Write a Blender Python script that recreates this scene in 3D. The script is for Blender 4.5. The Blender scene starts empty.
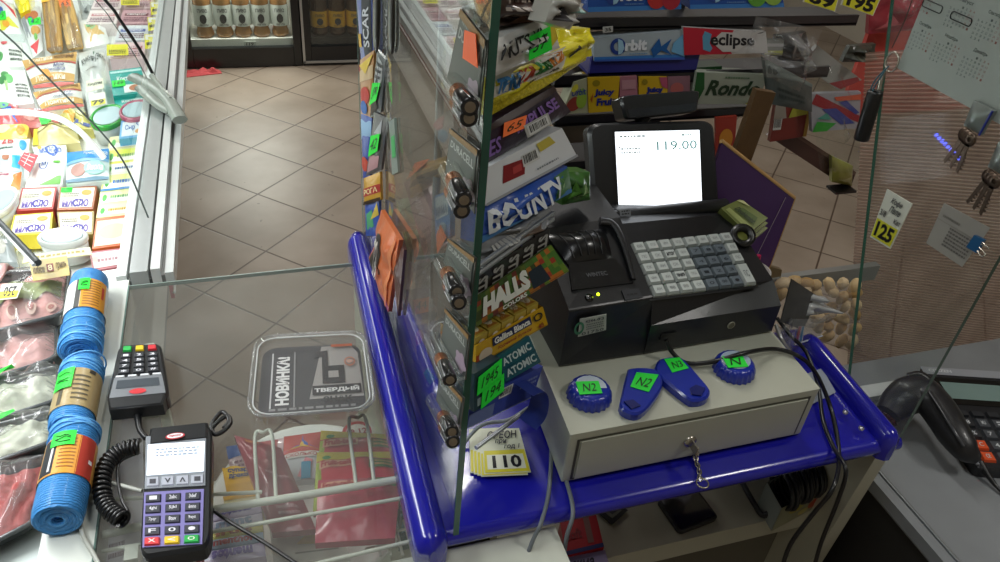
import bpy, math, random
from mathutils import Vector, Matrix, noise
V = Vector
rnd = random.Random(11)
R_ = math.radians
SC = bpy.context.scene
COL = SC.collection

# ---------------------------------------------------------------- camera
H = 1.746
F = 763.0
def basis(yaw, pitch, roll):
    fwd = V((math.sin(yaw)*math.cos(pitch), math.cos(yaw)*math.cos(pitch), -math.sin(pitch)))
    right = V((math.cos(yaw), -math.sin(yaw), 0))
    down = -right.cross(fwd)
    r = math.cos(roll)*right + math.sin(roll)*down
    d = -math.sin(roll)*right + math.cos(roll)*down
    return r, d, fwd
CR, CD, CF = basis(R_(20.52), R_(35.5), R_(-5.685))
CAM = V((0, 0, H))
def ray(x, y): return CR*((x-500)/F) + CD*((y-281)/F) + CF
def onz(x, y, z): r = ray(x, y); return CAM + r*((z-H)/r.z)
def onx(x, y, v): r = ray(x, y); return CAM + r*(v/r.x)
def ony(x, y, v): r = ray(x, y); return CAM + r*(v/r.y)
class PL:                                   # a real plane of the place
    def __init__(s, p, n): s.p, s.n = V(p), V(n).normalized()
    def __call__(s, x, y):
        r = ray(x, y); return CAM + r*((s.p-CAM).dot(s.n)/r.dot(s.n))
def PZ(z): return PL((0, 0, z), (0, 0, 1))
def PX(x): return PL((x, 0, 0), (1, 0, 0))
def PY(y, lean=0, z=1.2): return PL((0, y, z), (0, -math.cos(R_(lean)), math.sin(R_(lean))))
def PYAW(p, yaw, lean=0):                   # upright plane turned by yaw, leaning back
    u = V((math.cos(R_(yaw)), math.sin(R_(yaw)), 0)); b = V((-math.sin(R_(yaw)), math.cos(R_(yaw)), 0))
    up = V((0, 0, 1))*math.cos(R_(lean)) + b*math.sin(R_(lean))
    return PL(p, u.cross(up))
def Q(plane, *pts): return [plane(*p) for p in pts]

cam = bpy.data.cameras.new('camera'); co = bpy.data.objects.new('camera', cam); COL.objects.link(co)
cam.sensor_width = 36; cam.lens = F/1000*36; cam.clip_start = .02
mw = Matrix((CR, -CD, -CF)).transposed().to_4x4(); mw.translation = CAM
co.matrix_world = mw
SC.camera = co

# ---------------------------------------------------------------- materials
def lin(h):
    h = h.lstrip('#'); c = [int(h[i:i+2], 16)/255 for i in (0, 2, 4)]
    return [x/12.92 if x <= .04045 else ((x+.055)/1.055)**2.4 for x in c]
MC = {}
def M(hx, rough=.45, metal=0., emit=0., coat=0., trans=0., bump=0., bscale=60., vary=.06, alpha=1., vscale=25., spec=.5):
    k = (hx, rough, metal, emit, coat, trans, bump, bscale, vary, alpha, vscale, spec)
    if k in MC: return MC[k]
    m = bpy.data.materials.new('m_'+hx.strip('#')); m.use_nodes = True
    nt = m.node_tree; b = nt.nodes['Principled BSDF']; N = nt.nodes.new; L = nt.links.new
    c = lin(hx)
    b.inputs['Roughness'].default_value = rough; b.inputs['Metallic'].default_value = metal
    b.inputs['Specular IOR Level'].default_value = spec
    b.inputs['Coat Weight'].default_value = coat; b.inputs['Coat Roughness'].default_value = .08
    b.inputs['Transmission Weight'].default_value = trans; b.inputs['Alpha'].default_value = alpha
    tc = N('ShaderNodeTexCoord'); nz = N('ShaderNodeTexNoise'); nz.inputs['Scale'].default_value = vscale
    nz.inputs['Detail'].default_value = 2
    L(tc.outputs['Object'], nz.inputs['Vector'])
    mr = N('ShaderNodeMapRange'); mr.inputs[3].default_value = 1-vary; mr.inputs[4].default_value = 1+vary
    L(nz.outputs['Fac'], mr.inputs[0])
    mx = N('ShaderNodeVectorMath'); mx.operation = 'SCALE'; mx.inputs[0].default_value = c
    L(mr.outputs[0], mx.inputs['Scale']); L(mx.outputs[0], b.inputs['Base Color'])
    if emit: b.inputs['Emission Color'].default_value = (*c, 1); b.inputs['Emission Strength'].default_value = emit
    if bump:
        n2 = N('ShaderNodeTexNoise'); n2.inputs['Scale'].default_value = bscale; n2.inputs['Detail'].default_value = 4
        L(tc.outputs['Object'], n2.inputs['Vector'])
        bp = N('ShaderNodeBump'); bp.inputs['Strength'].default_value = bump; bp.inputs['Distance'].default_value = .004
        L(n2.outputs['Fac'], bp.inputs['Height']); L(bp.outputs[0], b.inputs['Normal'])
    MC[k] = m; return m
def film(hx): return M(hx, rough=.28, coat=.5, bump=.35, bscale=45)
def card(hx): return M(hx, rough=.38, coat=.15)
def ink(hx): return M(hx, rough=.45, vary=.02)
def hexm(x): return x if not isinstance(x, str) else ink(x)

def glassmat(name, tint, ior=1.5, haze=0., hazecol=(.8, .8, .8), boost=1., rough=.0):
    m = bpy.data.materials.new(name); m.use_nodes = True; nt = m.node_tree; nt.nodes.clear()
    N = nt.nodes.new; L = nt.links.new
    out = N('ShaderNodeOutputMaterial'); tr = N('ShaderNodeBsdfTransparent'); gl = N('ShaderNodeBsdfGlossy')
    tr.inputs[0].default_value = (*tint, 1); gl.inputs['Roughness'].default_value = rough
    df = N('ShaderNodeBsdfDiffuse'); df.inputs[0].default_value = (*hazecol, 1)
    fr = N('ShaderNodeFresnel'); ge = N('ShaderNodeNewGeometry'); mi = N('ShaderNodeMapRange')
    mi.inputs[3].default_value = ior; mi.inputs[4].default_value = 1/ior; L(ge.outputs['Backfacing'], mi.inputs[0]); L(mi.outputs[0], fr.inputs[0])
    mu = N('ShaderNodeMath'); mu.operation = 'MULTIPLY'; mu.inputs[1].default_value = boost; mu.use_clamp = True
    tc = N('ShaderNodeTexCoord'); nz = N('ShaderNodeTexNoise'); nz.inputs['Scale'].default_value = 6; nz.inputs['Detail'].default_value = 5
    L(tc.outputs['Object'], nz.inputs['Vector'])
    mh = N('ShaderNodeMath'); mh.operation = 'MULTIPLY'; mh.inputs[1].default_value = haze*2
    L(nz.outputs['Fac'], mh.inputs[0])
    m1 = N('ShaderNodeMixShader'); m2 = N('ShaderNodeMixShader')
    L(mh.outputs[0], m1.inputs[0]); L(tr.outputs[0], m1.inputs[1]); L(df.outputs[0], m1.inputs[2])
    L(fr.outputs[0], mu.inputs[0]); L(mu.outputs[0], m2.inputs[0]); L(m1.outputs[0], m2.inputs[1]); L(gl.outputs[0], m2.inputs[2])
    L(m2.outputs[0], out.inputs[0]); return m
GLASS = glassmat('clear_glass', (.93, .97, .95), haze=.012)
PANE = glassmat('pane_glass', (.93, .96, .95), haze=.02, hazecol=(.75, .8, .78), boost=1.35)
PARTITION = glassmat('partition_glass', (.93, .95, .94), haze=.02, boost=.25)
COUNTERGLASS = glassmat('counter_glass', (.92, .93, .92), haze=.05, hazecol=(.74, .76, .72))  # pale diffuse haze paints in the milky ceiling reflection
CLEARPLASTIC = glassmat('clear_plastic', (.93, .94, .94), haze=.06, rough=.08, boost=1.4)
FILMWRAP = glassmat('film_wrap', (.95, .95, .95), haze=.09, rough=.16, boost=.9)
EDGE = M('#1f5a4a', rough=.15, coat=.5)

# ---------------------------------------------------------------- geometry
TXT = {}
def glyphs(s, bold=0., italic=0.):
    k = (s, bold, italic)
    if k not in TXT:
        c = bpy.data.curves.new('t', 'FONT'); c.body = s; c.offset = bold; c.shear = italic; c.resolution_u = 2
        o = bpy.data.objects.new('t', c); m = bpy.data.meshes.new_from_object(o)
        vs = [(v.co.x, v.co.y) for v in m.vertices]; fs = [tuple(p.vertices) for p in m.polygons]
        bpy.data.objects.remove(o); bpy.data.meshes.remove(m); bpy.data.curves.remove(c)
        xs = [v[0] for v in vs] or [0, 1]; ys = [v[1] for v in vs] or [0, 1]
        TXT[k] = ([((x-min(xs))/max(1e-6, max(xs)-min(xs)), (y-min(ys))/max(1e-6, max(ys)-min(ys))) for x, y in vs], fs)
    return TXT[k]

ORIG = {}
class Sheet:
    """a quadrilateral surface (bl, br, tr, tl seen from its front) with an optional bulge"""
    def __init__(s, c, b=0., crinkle=.12, p=3., n=None):
        s.c = [V(x) for x in c]; s.N = (s.c[1]-s.c[0]).cross(s.c[3]-s.c[0]).normalized()
        s.b, s.k, s.p = b, crinkle, p; s.n = n or (12 if b else 1); s.seed = V((rnd.random()*50, rnd.random()*50, 0))
    def h(s, u, v):
        if not s.b: return 0.
        e = max(0., (1-abs(2*u-1)**s.p))*max(0., (1-abs(2*v-1)**s.p))
        return s.b*(e + s.k*e*3*noise.noise(V((u*4, v*4, 0))+s.seed))
    def P(s, u, v, off=0.):
        a, b, c, d = s.c
        return a*(1-u)*(1-v)+b*u*(1-v)+c*u*v+d*(1-u)*v + s.N*(s.h(u, v)+off)
    def sub(s, uv, off=.0012): return Sheet([s.P(u, v, off) for u, v in uv])

class G:
    def __init__(s): s.v, s.f, s.mi, s.mats, s.sm = [], [], [], [], []
    def m(s, mat):
        mat = hexm(mat)
        if mat not in s.mats: s.mats.append(mat)
        return s.mats.index(mat)
    def add(s, vs, fs, mat, smooth=False):
        o = len(s.v); s.v += [V(x) for x in vs]; k = s.m(mat)
        for f in fs: s.f.append([o+i for i in f]); s.mi.append(k); s.sm.append(smooth)
        return s
    def face(s, pts, mat): return s.add(pts, [range(len(pts))], mat)
    def hexa(s, b, t, mat, top=None):
        s.add(b+t, [(3, 2, 1, 0), (0, 1, 5, 4), (1, 2, 6, 5), (2, 3, 7, 6), (3, 0, 4, 7)], mat)
        s.add(t, [(0, 1, 2, 3)], top or mat); return s
    def box(s, lo, hi, mat, top=None):
        x0, y0, z0 = lo; x1, y1, z1 = hi
        return s.hexa([V((x0, y0, z0)), V((x1, y0, z0)), V((x1, y1, z0)), V((x0, y1, z0))],
                      [V((x0, y0, z1)), V((x1, y0, z1)), V((x1, y1, z1)), V((x0, y1, z1))], mat, top)
    def prism(s, top, depth, mat, topmat=None, d=V((0, 0, -1)), inset=0.):
        top = [V(p) for p in top]; n = len(top)
        bot = [p + V(d)*depth for p in top]
        if inset:                      # rounded shoulder
            c = sum(top, V())/n; mid = [p + V(d)*inset for p in top]; tp = [p+(c-p).normalized()*inset for p in top]
            s.add(bot+mid, [(i, (i+1) % n, n+(i+1) % n, n+i) for i in range(n)], mat)
            s.add(mid+tp, [(i, (i+1) % n, n+(i+1) % n, n+i) for i in range(n)], mat, True)
            s.add(tp, [range(n)], topmat or mat)
        else:
            s.add(bot+top, [(i, (i+1) % n, n+(i+1) % n, n+i) for i in range(n)], mat); s.add(top, [range(n)], topmat or mat)
        s.add(bot, [range(n-1, -1, -1)], mat); return s
    def tube(s, path, r, mat, n=8, closed=False, caps=True, flat=None):
        path = [V(p) for p in path]; k = len(path); rr = r if isinstance(r, (list, tuple)) else [r]*k
        rings = []; up = V((0, 0, 1)); prev = None
        for i, p in enumerate(path):
            a = path[i-1] if (i or closed) else p; b = path[(i+1) % k] if (i < k-1 or closed) else p
            t = (b-a).normalized() if (b-a).length > 1e-9 else V((0, 0, 1))
            x = (prev - t*prev.dot(t)) if prev else (up.cross(t) if abs(t.z) < .95 else V((1, 0, 0)).cross(t))
            if x.length < 1e-6: x = V((1, 0, 0)).cross(t)
            x.normalize(); prev = x; y = t.cross(x)
            fl = flat or 1.
            rings.append([p + (x*math.cos(q)+y*math.sin(q)*fl)*rr[i] for q in [2*math.pi*j/n for j in range(n)]])
        vs = [q for r_ in rings for q in r_]; fs = []
        for i in range(k if closed else k-1):
            a, b = i*n, ((i+1) % k)*n
            fs += [(a+j, a+(j+1) % n, b+(j+1) % n, b+j) for j in range(n)]
        s.add(vs, fs, mat, True)
        if caps and not closed:
            s.add(rings[0], [range(n-1, -1, -1)], mat); s.add(rings[-1], [range(n)], mat)
        return s
    def lathe(s, base, axis, prof, mat, n=24, fl=1., ref=None, ry=1.):
        """prof = [(radius, height)...] round axis"""
        a = V(axis).normalized(); x = V(ref) if ref else (V((1, 0, 0)) if abs(a.x) < .9 else V((0, 1, 0)))
        x = (x-a*x.dot(a)).normalized(); y = a.cross(x); base = V(base); k = len(prof)
        vs = [base+a*h+(x*math.cos(2*math.pi*j/n)+y*math.sin(2*math.pi*j/n)*ry)*r for r, h in prof for j in range(n)]
        fs = [(i*n+j, i*n+(j+1) % n, (i+1)*n+(j+1) % n, (i+1)*n+j) for i in range(k-1) for j in range(n)]
        s.add(vs, fs, mat, True)
        return s
    # sheets
    def grid(s, sh, u0, v0, u1, v1, mat, off=0., n=None):
        if sh.b and off > 0: off += .05*sh.b*(1+sh.k)
        n = n or sh.n; nu = max(1, math.ceil(abs(u1-u0)*n)); nv = max(1, math.ceil(abs(v1-v0)*n))
        vs = [sh.P(u0+(u1-u0)*i/nu, v0+(v1-v0)*j/nv, off) for j in range(nv+1) for i in range(nu+1)]
        w = nu+1
        return s.add(vs, [(j*w+i, j*w+i+1, (j+1)*w+i+1, (j+1)*w+i) for j in range(nv) for i in range(nu)], mat, sh.b > 0)
    def slab(s, sh, mat, t, side=None, backz=False):
        s.grid(sh, 0, 0, 1, 1, mat); n = sh.n
        per = [(i/n, 0) for i in range(n)]+[(1, i/n) for i in range(n)]+[(1-i/n, 1) for i in range(n)]+[(0, 1-i/n) for i in range(n)]
        f = [sh.P(*p) for p in per]; b = [p - sh.N*t for p in f]; k = len(f)
        s.add(b+f, [(i, (i+1) % k, k+(i+1) % k, k+i) for i in range(k)], side or mat)
        s.add([b[0], b[n], b[2*n], b[3*n]], [(3, 2, 1, 0)], side or mat); return s
    def polyuv(s, sh, uv, mat, off=.0005):
        if sh.b:
            off += .03*sh.b*(1+sh.k); cu = sum(p[0] for p in uv)/len(uv); cv = sum(p[1] for p in uv)/len(uv); n = len(uv); K = 4
            vs = [sh.P(cu, cv, off)]+[sh.P(cu+(u-cu)*k/K, cv+(v-cv)*k/K, off) for k in range(1, K+1) for u, v in uv]
            fs = [(0, 1+i, 1+(i+1) % n) for i in range(n)]
            for k in range(K-1): a = 1+k*n; b = a+n; fs += [(a+i, b+i, b+(i+1) % n, a+(i+1) % n) for i in range(n)]
            return s.add(vs, fs, mat, True)
        return s.add([sh.P(u, v, off) for u, v in uv], [range(len(uv))], mat)
    def ell(s, sh, cu, cv, ru, rv, mat, off=.0006, n=20):
        return s.polyuv(sh, [(cu+ru*math.cos(2*math.pi*i/n), cv+rv*math.sin(2*math.pi*i/n)) for i in range(n)], mat, off)
    def ring(s, sh, cu, cv, ru, rv, w, mat, off=.0007, n=24):
        a = [(cu+ru*math.cos(2*math.pi*i/n), cv+rv*math.sin(2*math.pi*i/n)) for i in range(n)]
        b = [(cu+ru*(1-w)*math.cos(2*math.pi*i/n), cv+rv*(1-w)*math.sin(2*math.pi*i/n)) for i in range(n)]
        return s.add([sh.P(*p, off) for p in a+b], [(i, (i+1) % n, n+(i+1) % n, n+i) for i in range(n)], mat)
    def text(s, sh, t, u0, v0, u1, v1, mat, off=.0010, bold=.02, italic=0., rot=0):
        vs, fs = glyphs(t, bold, italic); out = []; off += .12*sh.b*(1+sh.k)
        for x, y in vs:
            if rot == 90: x, y = 1-y, x
            elif rot == 180: x, y = 1-x, 1-y
            elif rot == 270: x, y = y, 1-x
            out.append(sh.P(u0+(u1-u0)*x, v0+(v1-v0)*y, off))
        return s.add(out, fs, mat)
    def barcode(s, sh, u0, v0, u1, v1, off=.0009):
        s.polyuv(sh, [(u0, v0), (u1, v0), (u1, v1), (u0, v1)], '#d8dad8', off-.0003); u = u0+(u1-u0)*.08
        while u < u1-(u1-u0)*.1:
            w = (u1-u0)*rnd.choice((.02, .03, .05)); s.polyuv(sh, [(u, v0+(v1-v0)*.2), (u+w, v0+(v1-v0)*.2), (u+w, v1-(v1-v0)*.1), (u, v1-(v1-v0)*.1)], '#151515', off); u += w+(u1-u0)*rnd.choice((.03, .05))
    def scrib(s, sh, u0, v0, u1, v1, mat='#1a1a22', off=.001, rows=3, n=9):
        """lines of tiny unreadable print"""
        for r in range(rows):
            vv = v1-(v1-v0)*(r+.2)/rows; hh = (v1-v0)/rows*.5; u = u0
            while u < u1:
                w = (u1-u0)/n*rnd.uniform(.35, .95); w = min(w, u1-u)
                s.polyuv(sh, [(u, vv-hh), (u+w, vv-hh), (u+w, vv), (u, vv)], mat, off); u += w+(u1-u0)/n*.25
        return s
    def build(s, name, parent=None, bevel=0., origin=None):
        me = bpy.data.meshes.new(name); o = bpy.data.objects.new(name, me); COL.objects.link(o)
        if parent is None:
            xs = [p.x for p in s.v]; ys = [p.y for p in s.v]
            og = V(origin) if origin else V(((min(xs)+max(xs))/2, (min(ys)+max(ys))/2, min(p.z for p in s.v)))
            o.location = og
        else: og = ORIG[parent.name]; o.parent = parent
        ORIG[o.name] = og
        me.from_pydata([tuple(p-og) for p in s.v], [], s.f)
        for mt in s.mats: me.materials.append(mt)
        for p, k, sm in zip(me.polygons, s.mi, s.sm): p.material_index = k; p.use_smooth = sm
        if bevel:
            b = o.modifiers.new('b', 'BEVEL'); b.width = bevel; b.segments = 2; b.limit_method = 'ANGLE'; b.angle_limit = R_(40)
        return o

def tag(o, label=None, cat=None, group=None, kind=None):
    if label: o['label'] = label
    if cat: o['category'] = cat
    if group: o['group'] = group
    if kind: o['kind'] = kind
    return o
def empty(name, loc, label=None, cat=None, group=None, kind=None):
    o = bpy.data.objects.new(name, None); COL.objects.link(o); o.location = loc; o.empty_display_size = .02
    ORIG[o.name] = V(loc); return tag(o, label, cat, group, kind)
def dup(root, off, label=None, group=None):
    def cp(o, par):
        c = o.copy(); COL.objects.link(c); c.parent = par
        for ch in kids(o): cp(ch, c)
        return c
    def kids(o): return [x for x in SRC.get(o.name, [])]
    SRC = {}
    for x in list(COL.objects):
        if x.parent: SRC.setdefault(x.parent.name, []).append(x)
    r = cp(root, None); r.location = root.location + V(off)
    ORIG[r.name] = ORIG[root.name]+V(off)
    if label: r['label'] = label
    if group: r['group'] = group
    return r
def bez(pts, n=6):
    """smooth path through points (Catmull-Rom)"""
    p = [V(x) for x in pts]; p = [p[0]*2-p[1]]+p+[p[-1]*2-p[-2]]; out = []
    for i in range(1, len(p)-2):
        for k in range(n):
            t = k/n; a, b, c, d = p[i-1], p[i], p[i+1], p[i+2]
            out.append(.5*((2*b)+(c-a)*t+(2*a-5*b+4*c-d)*t*t+(-a+3*b-3*c+d)*t**3))
    out.append(p[-2]); return out
def rr(w, h, r, n=4, cx=0, cy=0):
    """rounded rectangle outline"""
    o = []
    for sx, sy, a0 in ((1, -1, -90), (1, 1, 0), (-1, 1, 90), (-1, -1, 180)):
        for i in range(n+1):
            a = R_(a0+90*i/n); o.append((cx+sx*(w/2-r)+r*math.cos(a), cy+sy*(h/2-r)+r*math.sin(a)))
    return o
def decorate(g, sh, dec):
    lay = 1
    for d in dec:
        off = .0004+.0003*lay; lay += 1; k = d[0]
        if k == 'r': g.grid(sh, d[1], d[2], d[3], d[4], hexm(d[5]), off)
        elif k == 'e': g.ell(sh, *d[1:5], hexm(d[5]), off)
        elif k == 'o': g.ring(sh, *d[1:6], hexm(d[6]), off)
        elif k == 'p': g.polyuv(sh, d[1], hexm(d[2]), off)
        elif k == 't': g.text(sh, d[1], *d[2:6], hexm(d[6]), off, **(d[7] if len(d) > 7 else {}))
        elif k == 's': g.scrib(sh, *d[1:5], mat=d[5] if len(d) > 5 else '#1a1a22', off=off, rows=d[6] if len(d) > 6 else 3)
        elif k == 'b': g.barcode(sh, *d[1:5], off)
def sticker(parent, sh, uv, colour, text=None, ink_='#123018', off=.0025, rot=0, name='price_sticker'):
    s2 = sh.sub(uv, off+.3*sh.b); s2.n = 3
    g = G(); g.slab(s2, M(colour, rough=.5, emit=.04 if colour in ('#22e03a', '#ff7a3c', '#ff6a2a') else 0), .0004)
    if text: g.text(s2, text, .15, .25, .85, .8, ink_, .0006, rot=rot, italic=.25, bold=.0)
    return g.build(name, parent)
GREEN, ORANGE = '#22e03a', '#ff7a3c'
def pack(name, label, cat, c4, base, dec=(), b=0., t=.012, group=None, st=None, crinkle=.12, p=3., side=None):
    sh = Sheet(c4, b=b, crinkle=crinkle, p=p); g = G()
    bm = (film(base) if b else card(base)) if isinstance(base, str) else base
    g.slab(sh, bm, t, side=hexm(side) if side else None); decorate(g, sh, dec)
    o = tag(g.build(name), label, cat, group)
    for x in (st or []): sticker(o, sh, *x)
    return o, sh
def box4(u0, v0, u1, v1): return [(u0, v0), (u1, v0), (u1, v1), (u0, v1)]
# ================================================================ setting
def tilemat():
    m = bpy.data.materials.new('floor_tile'); m.use_nodes = True; nt = m.node_tree; b = nt.nodes['Principled BSDF']; N = nt.nodes.new; L = nt.links.new
    tc = N('ShaderNodeTexCoord'); mp = N('ShaderNodeMapping'); mp.vector_type = 'TEXTURE'
    S = .330
    e = R_(45.84); o = V((.119*H, 2.195*H))
    mp.inputs['Location'].default_value = (o.x, o.y, 0); mp.inputs['Rotation'].default_value = (0, 0, e); mp.inputs['Scale'].default_value = (S, S, 1)
    L(tc.outputs['Object'], mp.inputs[0])
    sep = N('ShaderNodeSeparateXYZ'); L(mp.outputs[0], sep.inputs[0]); ds = []
    for ax in (0, 1):
        fr = N('ShaderNodeMath'); fr.operation = 'FRACT'; L(sep.outputs[ax], fr.inputs[0])
        sb = N('ShaderNodeMath'); sb.operation = 'SUBTRACT'; sb.inputs[1].default_value = .5; L(fr.outputs[0], sb.inputs[0])
        ab = N('ShaderNodeMath'); ab.operation = 'ABSOLUTE'; L(sb.outputs[0], ab.inputs[0]); ds.append(ab)
    mxx = N('ShaderNodeMath'); mxx.operation = 'MAXIMUM'; L(ds[0].outputs[0], mxx.inputs[0]); L(ds[1].outputs[0], mxx.inputs[1])
    gt = N('ShaderNodeMapRange'); gt.inputs[1].default_value = .484; gt.inputs[2].default_value = .494; L(mxx.outputs[0], gt.inputs[0])
    nz = N('ShaderNodeTexNoise'); nz.inputs['Scale'].default_value = 3; nz.inputs['Detail'].default_value = 8; L(tc.outputs['Object'], nz.inputs['Vector'])
    cr = N('ShaderNodeValToRGB'); cr.color_ramp.elements[0].color = (*lin('#7c6e60'), 1); cr.color_ramp.elements[1].color = (*lin('#988a7c'), 1)
    cr.color_ramp.elements[0].position = .3; cr.color_ramp.elements[1].position = .7
    L(nz.outputs['Fac'], cr.inputs[0])
    n2 = N('ShaderNodeTexNoise'); n2.inputs['Scale'].default_value = 26; n2.inputs['Detail'].default_value = 3; L(tc.outputs['Object'], n2.inputs['Vector'])
    dr = N('ShaderNodeMapRange'); dr.inputs[1].default_value = .70; dr.inputs[2].default_value = .74; dr.inputs[4].default_value = .6; L(n2.outputs['Fac'], dr.inputs[0])
    md = N('ShaderNodeMix'); md.data_type = 'RGBA'; L(dr.outputs[0], md.inputs[0]); L(cr.outputs[0], md.inputs[6]); md.inputs[7].default_value = (*lin('#4a3a2c'), 1)
    mx = N('ShaderNodeMix'); mx.data_type = 'RGBA'; L(gt.outputs[0], mx.inputs[0]); L(md.outputs[2], mx.inputs[6]); mx.inputs[7].default_value = (*lin('#4b3a2e'), 1)
    L(mx.outputs[2], b.inputs['Base Color']); b.inputs['Roughness'].default_value = .42
    bp = N('ShaderNodeBump'); bp.inputs['Strength'].default_value = .4; bp.inputs['Distance'].default_value = .002; bp.invert = True
    L(gt.outputs[0], bp.inputs['Height']); L(bp.outputs[0], b.inputs['Normal'])
    return m
def struct(name, g):
    return tag(g.build(name, origin=(0, 0, 0)), kind='structure')
WALL = M('#b9b2a4', rough=.8, bump=.1)
g = G(); g.box((-2.6, -1.2, -.05), (4.6, 6.0, 0), tilemat()); struct('floor', g)
g = G(); g.box((-2.6, 6.0, 0), (4.6, 6.1, 3.0), WALL); struct('wall_back', g)
g = G(); g.box((-2.7, -1.2, 0), (-2.6, 6.1, 3.0), WALL); struct('wall_left', g)
g = G(); g.box((4.6, -1.2, 0), (4.7, 6.1, 3.0), WALL); struct('wall_right', g)
g = G(); g.box((-2.6, -1.3, 0), (4.6, -1.2, 3.0), WALL); struct('wall_front', g)
g = G(); g.box((-2.7, -1.3, 3.0), (4.7, 6.1, 3.05), M('#d8d8d2', rough=.9)); struct('ceiling', g)

# ---------------------------------------------------------------- drinks fridges at the end of the aisle
def fridge(x0, x1, label, dark):
    y0, y1 = 4.68, 5.3
    root = empty('drinks_fridge', ((x0+x1)/2, (y0+y1)/2, 0), label, 'fridge', 'glass door drinks fridges')
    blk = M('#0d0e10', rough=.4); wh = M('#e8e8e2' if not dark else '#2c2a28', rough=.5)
    g = G(); w = x1-x0
    g.box((x0, y0+.05, .0), (x1, y1, .10), blk)
    g.box((x0, y1-.03, .1), (x1, y1, 2.0), blk); g.box((x0, y0+.05, .1), (x0+.03, y1-.03, 2.0), blk)
    g.box((x1-.03, y0+.05, .1), (x1, y1-.03, 2.0), blk); g.box((x0, y0+.05, 1.88), (x1, y1, 2.0), blk)
    g.build('cabinet_body', root, bevel=.004)
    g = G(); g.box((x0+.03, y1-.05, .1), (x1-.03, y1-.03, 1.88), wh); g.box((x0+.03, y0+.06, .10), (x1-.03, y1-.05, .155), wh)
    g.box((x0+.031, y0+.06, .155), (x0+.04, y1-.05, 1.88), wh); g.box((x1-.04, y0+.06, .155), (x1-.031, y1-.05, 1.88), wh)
    g.build('interior_lining', root)
    fr = M('#101114', rough=.3, coat=.3); b0 = .045
    g = G(); fw = .045 if not dark else .05
    g.box((x0, y0, .004), (x0+fw, y0+.045, 1.9), fr); g.box((x1-fw, y0, .004), (x1, y0+.045, 1.9), fr)
    g.box((x0+fw, y0, .004), (x1-fw, y0+.045, .118), fr); g.box((x0+fw, y0, 1.8), (x1-fw, y0+.045, 1.9), fr)
    d = g.build('door', root, bevel=.003)
    if dark:
        al = M('#b9bbbb', rough=.3, metal=.8)
        g = G(); g.box((x0-.002, y0-.006, .02), (x0+.012, y0+.02, 1.9), al); g.box((x0, y0-.006, .018), (x1, y0+.02, .032), al); g.build('aluminium_edge', d)
    g = G(); g.box((x0+fw, y0+.02, .118), (x1-fw, y0+.026, 1.8), GLASS); g.build('door_glass', d)
    for z in (.62, 1.08, 1.5):
        g = G(); g.box((x0+.05, y0+.09, z), (x1-.05, y1-.06, z+.01), M('#c8cac8', rough=.3, metal=.5)); g.build('shelf', root)
    g = G(); g.box((x0+.01, y0+.01, 1.9), (x1-.01, y0+.05, 2.0), M('#c02018', emit=.4)); g.build('header_panel', root)
    return root
fridge(-.335, .328, 'black framed drinks fridge, brightly lit, with amber plastic bottles', False)
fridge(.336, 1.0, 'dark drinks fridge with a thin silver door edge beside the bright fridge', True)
def bottle(x, y, z, dark, label, group):
    root = empty('beer_bottle', (x, y, z), label, 'bottle', group)
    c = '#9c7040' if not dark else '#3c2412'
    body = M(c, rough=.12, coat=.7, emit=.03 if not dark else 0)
    k = .052
    prof = [(k*.75, 0), (k*.98, .012), (k*.95, .03), (k*.8, .055), (k, .085), (k, .10), (k*.97, .12), (k*.97, .20), (k, .215), (k*.93, .25), (k*.55, .31), (k*.34, .34), (k*.33, .37)]
    g = G(); g.lathe((x, y, z), (0, 0, 1), prof, body, n=20); g.lathe((x, y, z), (0, 0, 1), [(0, 0), (k*.75, 0)], body, n=20); g.build('bottle_body', root)
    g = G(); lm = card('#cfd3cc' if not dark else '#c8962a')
    n = 20; vs = []; fs = []
    a0, a1 = (.068, .19) if not dark else (.055, .15)
    g.lathe((x, y, z), (0, 0, 1), [(k*1.0+.0015, a0), (k*1.0+.0015, a1)], lm, n=20)
    sh = Sheet([V((x-.034, y-k-.001, z+a0)), V((x+.034, y-k-.001, z+a0)), V((x+.034, y-k-.001, z+a1)), V((x-.034, y-k-.001, z+a1))])
    ik = '#3b3a3c'
    g.text(sh, 'ПИВО', .1, .68, .9, .86, ik, .003); g.ell(sh, .5, .38, .28, .22, ik, .003); g.text(sh, 'ЖИГУЛИ', .12, .05, .88, .15, ik, .003)
    g.build('paper_label', root)
    g = G(); g.lathe((x, y, z), (0, 0, 1), [(k*.4, .355), (k*.4, .385), (0, .386)], M('#9a1c1c' if not dark else '#c9a030'), n=16); g.build('cap', root)
    return root
bx = [onz(px, 36, .156) for px in (206, 225.5, 244, 262.5, 281)]
for i, s in enumerate(('first bottle from the fridge hinge edge', 'second bottle', 'middle bottle', 'fourth bottle', 'fifth bottle by the door gasket')):
    px = (206, 225.5, 244, 262.5, 281)[i]; p = ony(px, 36, 4.80)
    bottle(p.x, 4.80, .156, False, 'amber plastic beer bottle with pale label on the lit bottom shelf', 'amber beer bottles in the lit fridge')
for i, px in enumerate((320, 337.5, 355)):
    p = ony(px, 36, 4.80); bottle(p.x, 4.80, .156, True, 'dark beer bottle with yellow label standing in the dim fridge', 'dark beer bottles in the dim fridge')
pack('shelf_price_card', 'small white price card clipped at the bottom shelf of the lit fridge', 'price card', Q(PY(4.735), (244, 46.5), (256, 46.5), (256, 41.5), (244, 41.5)), '#c8ccc6', [('t', '119', .2, .2, .8, .8, '#202020')], t=.003)
pack('shelf_price_card', 'white price card low behind the glass of the dim fridge', 'price card', Q(PY(4.735), (341, 54), (352, 54), (352, 48.5), (341, 48.5)), '#8c908c', [('t', '125', .2, .2, .8, .8, '#202020')], t=.003)
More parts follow.
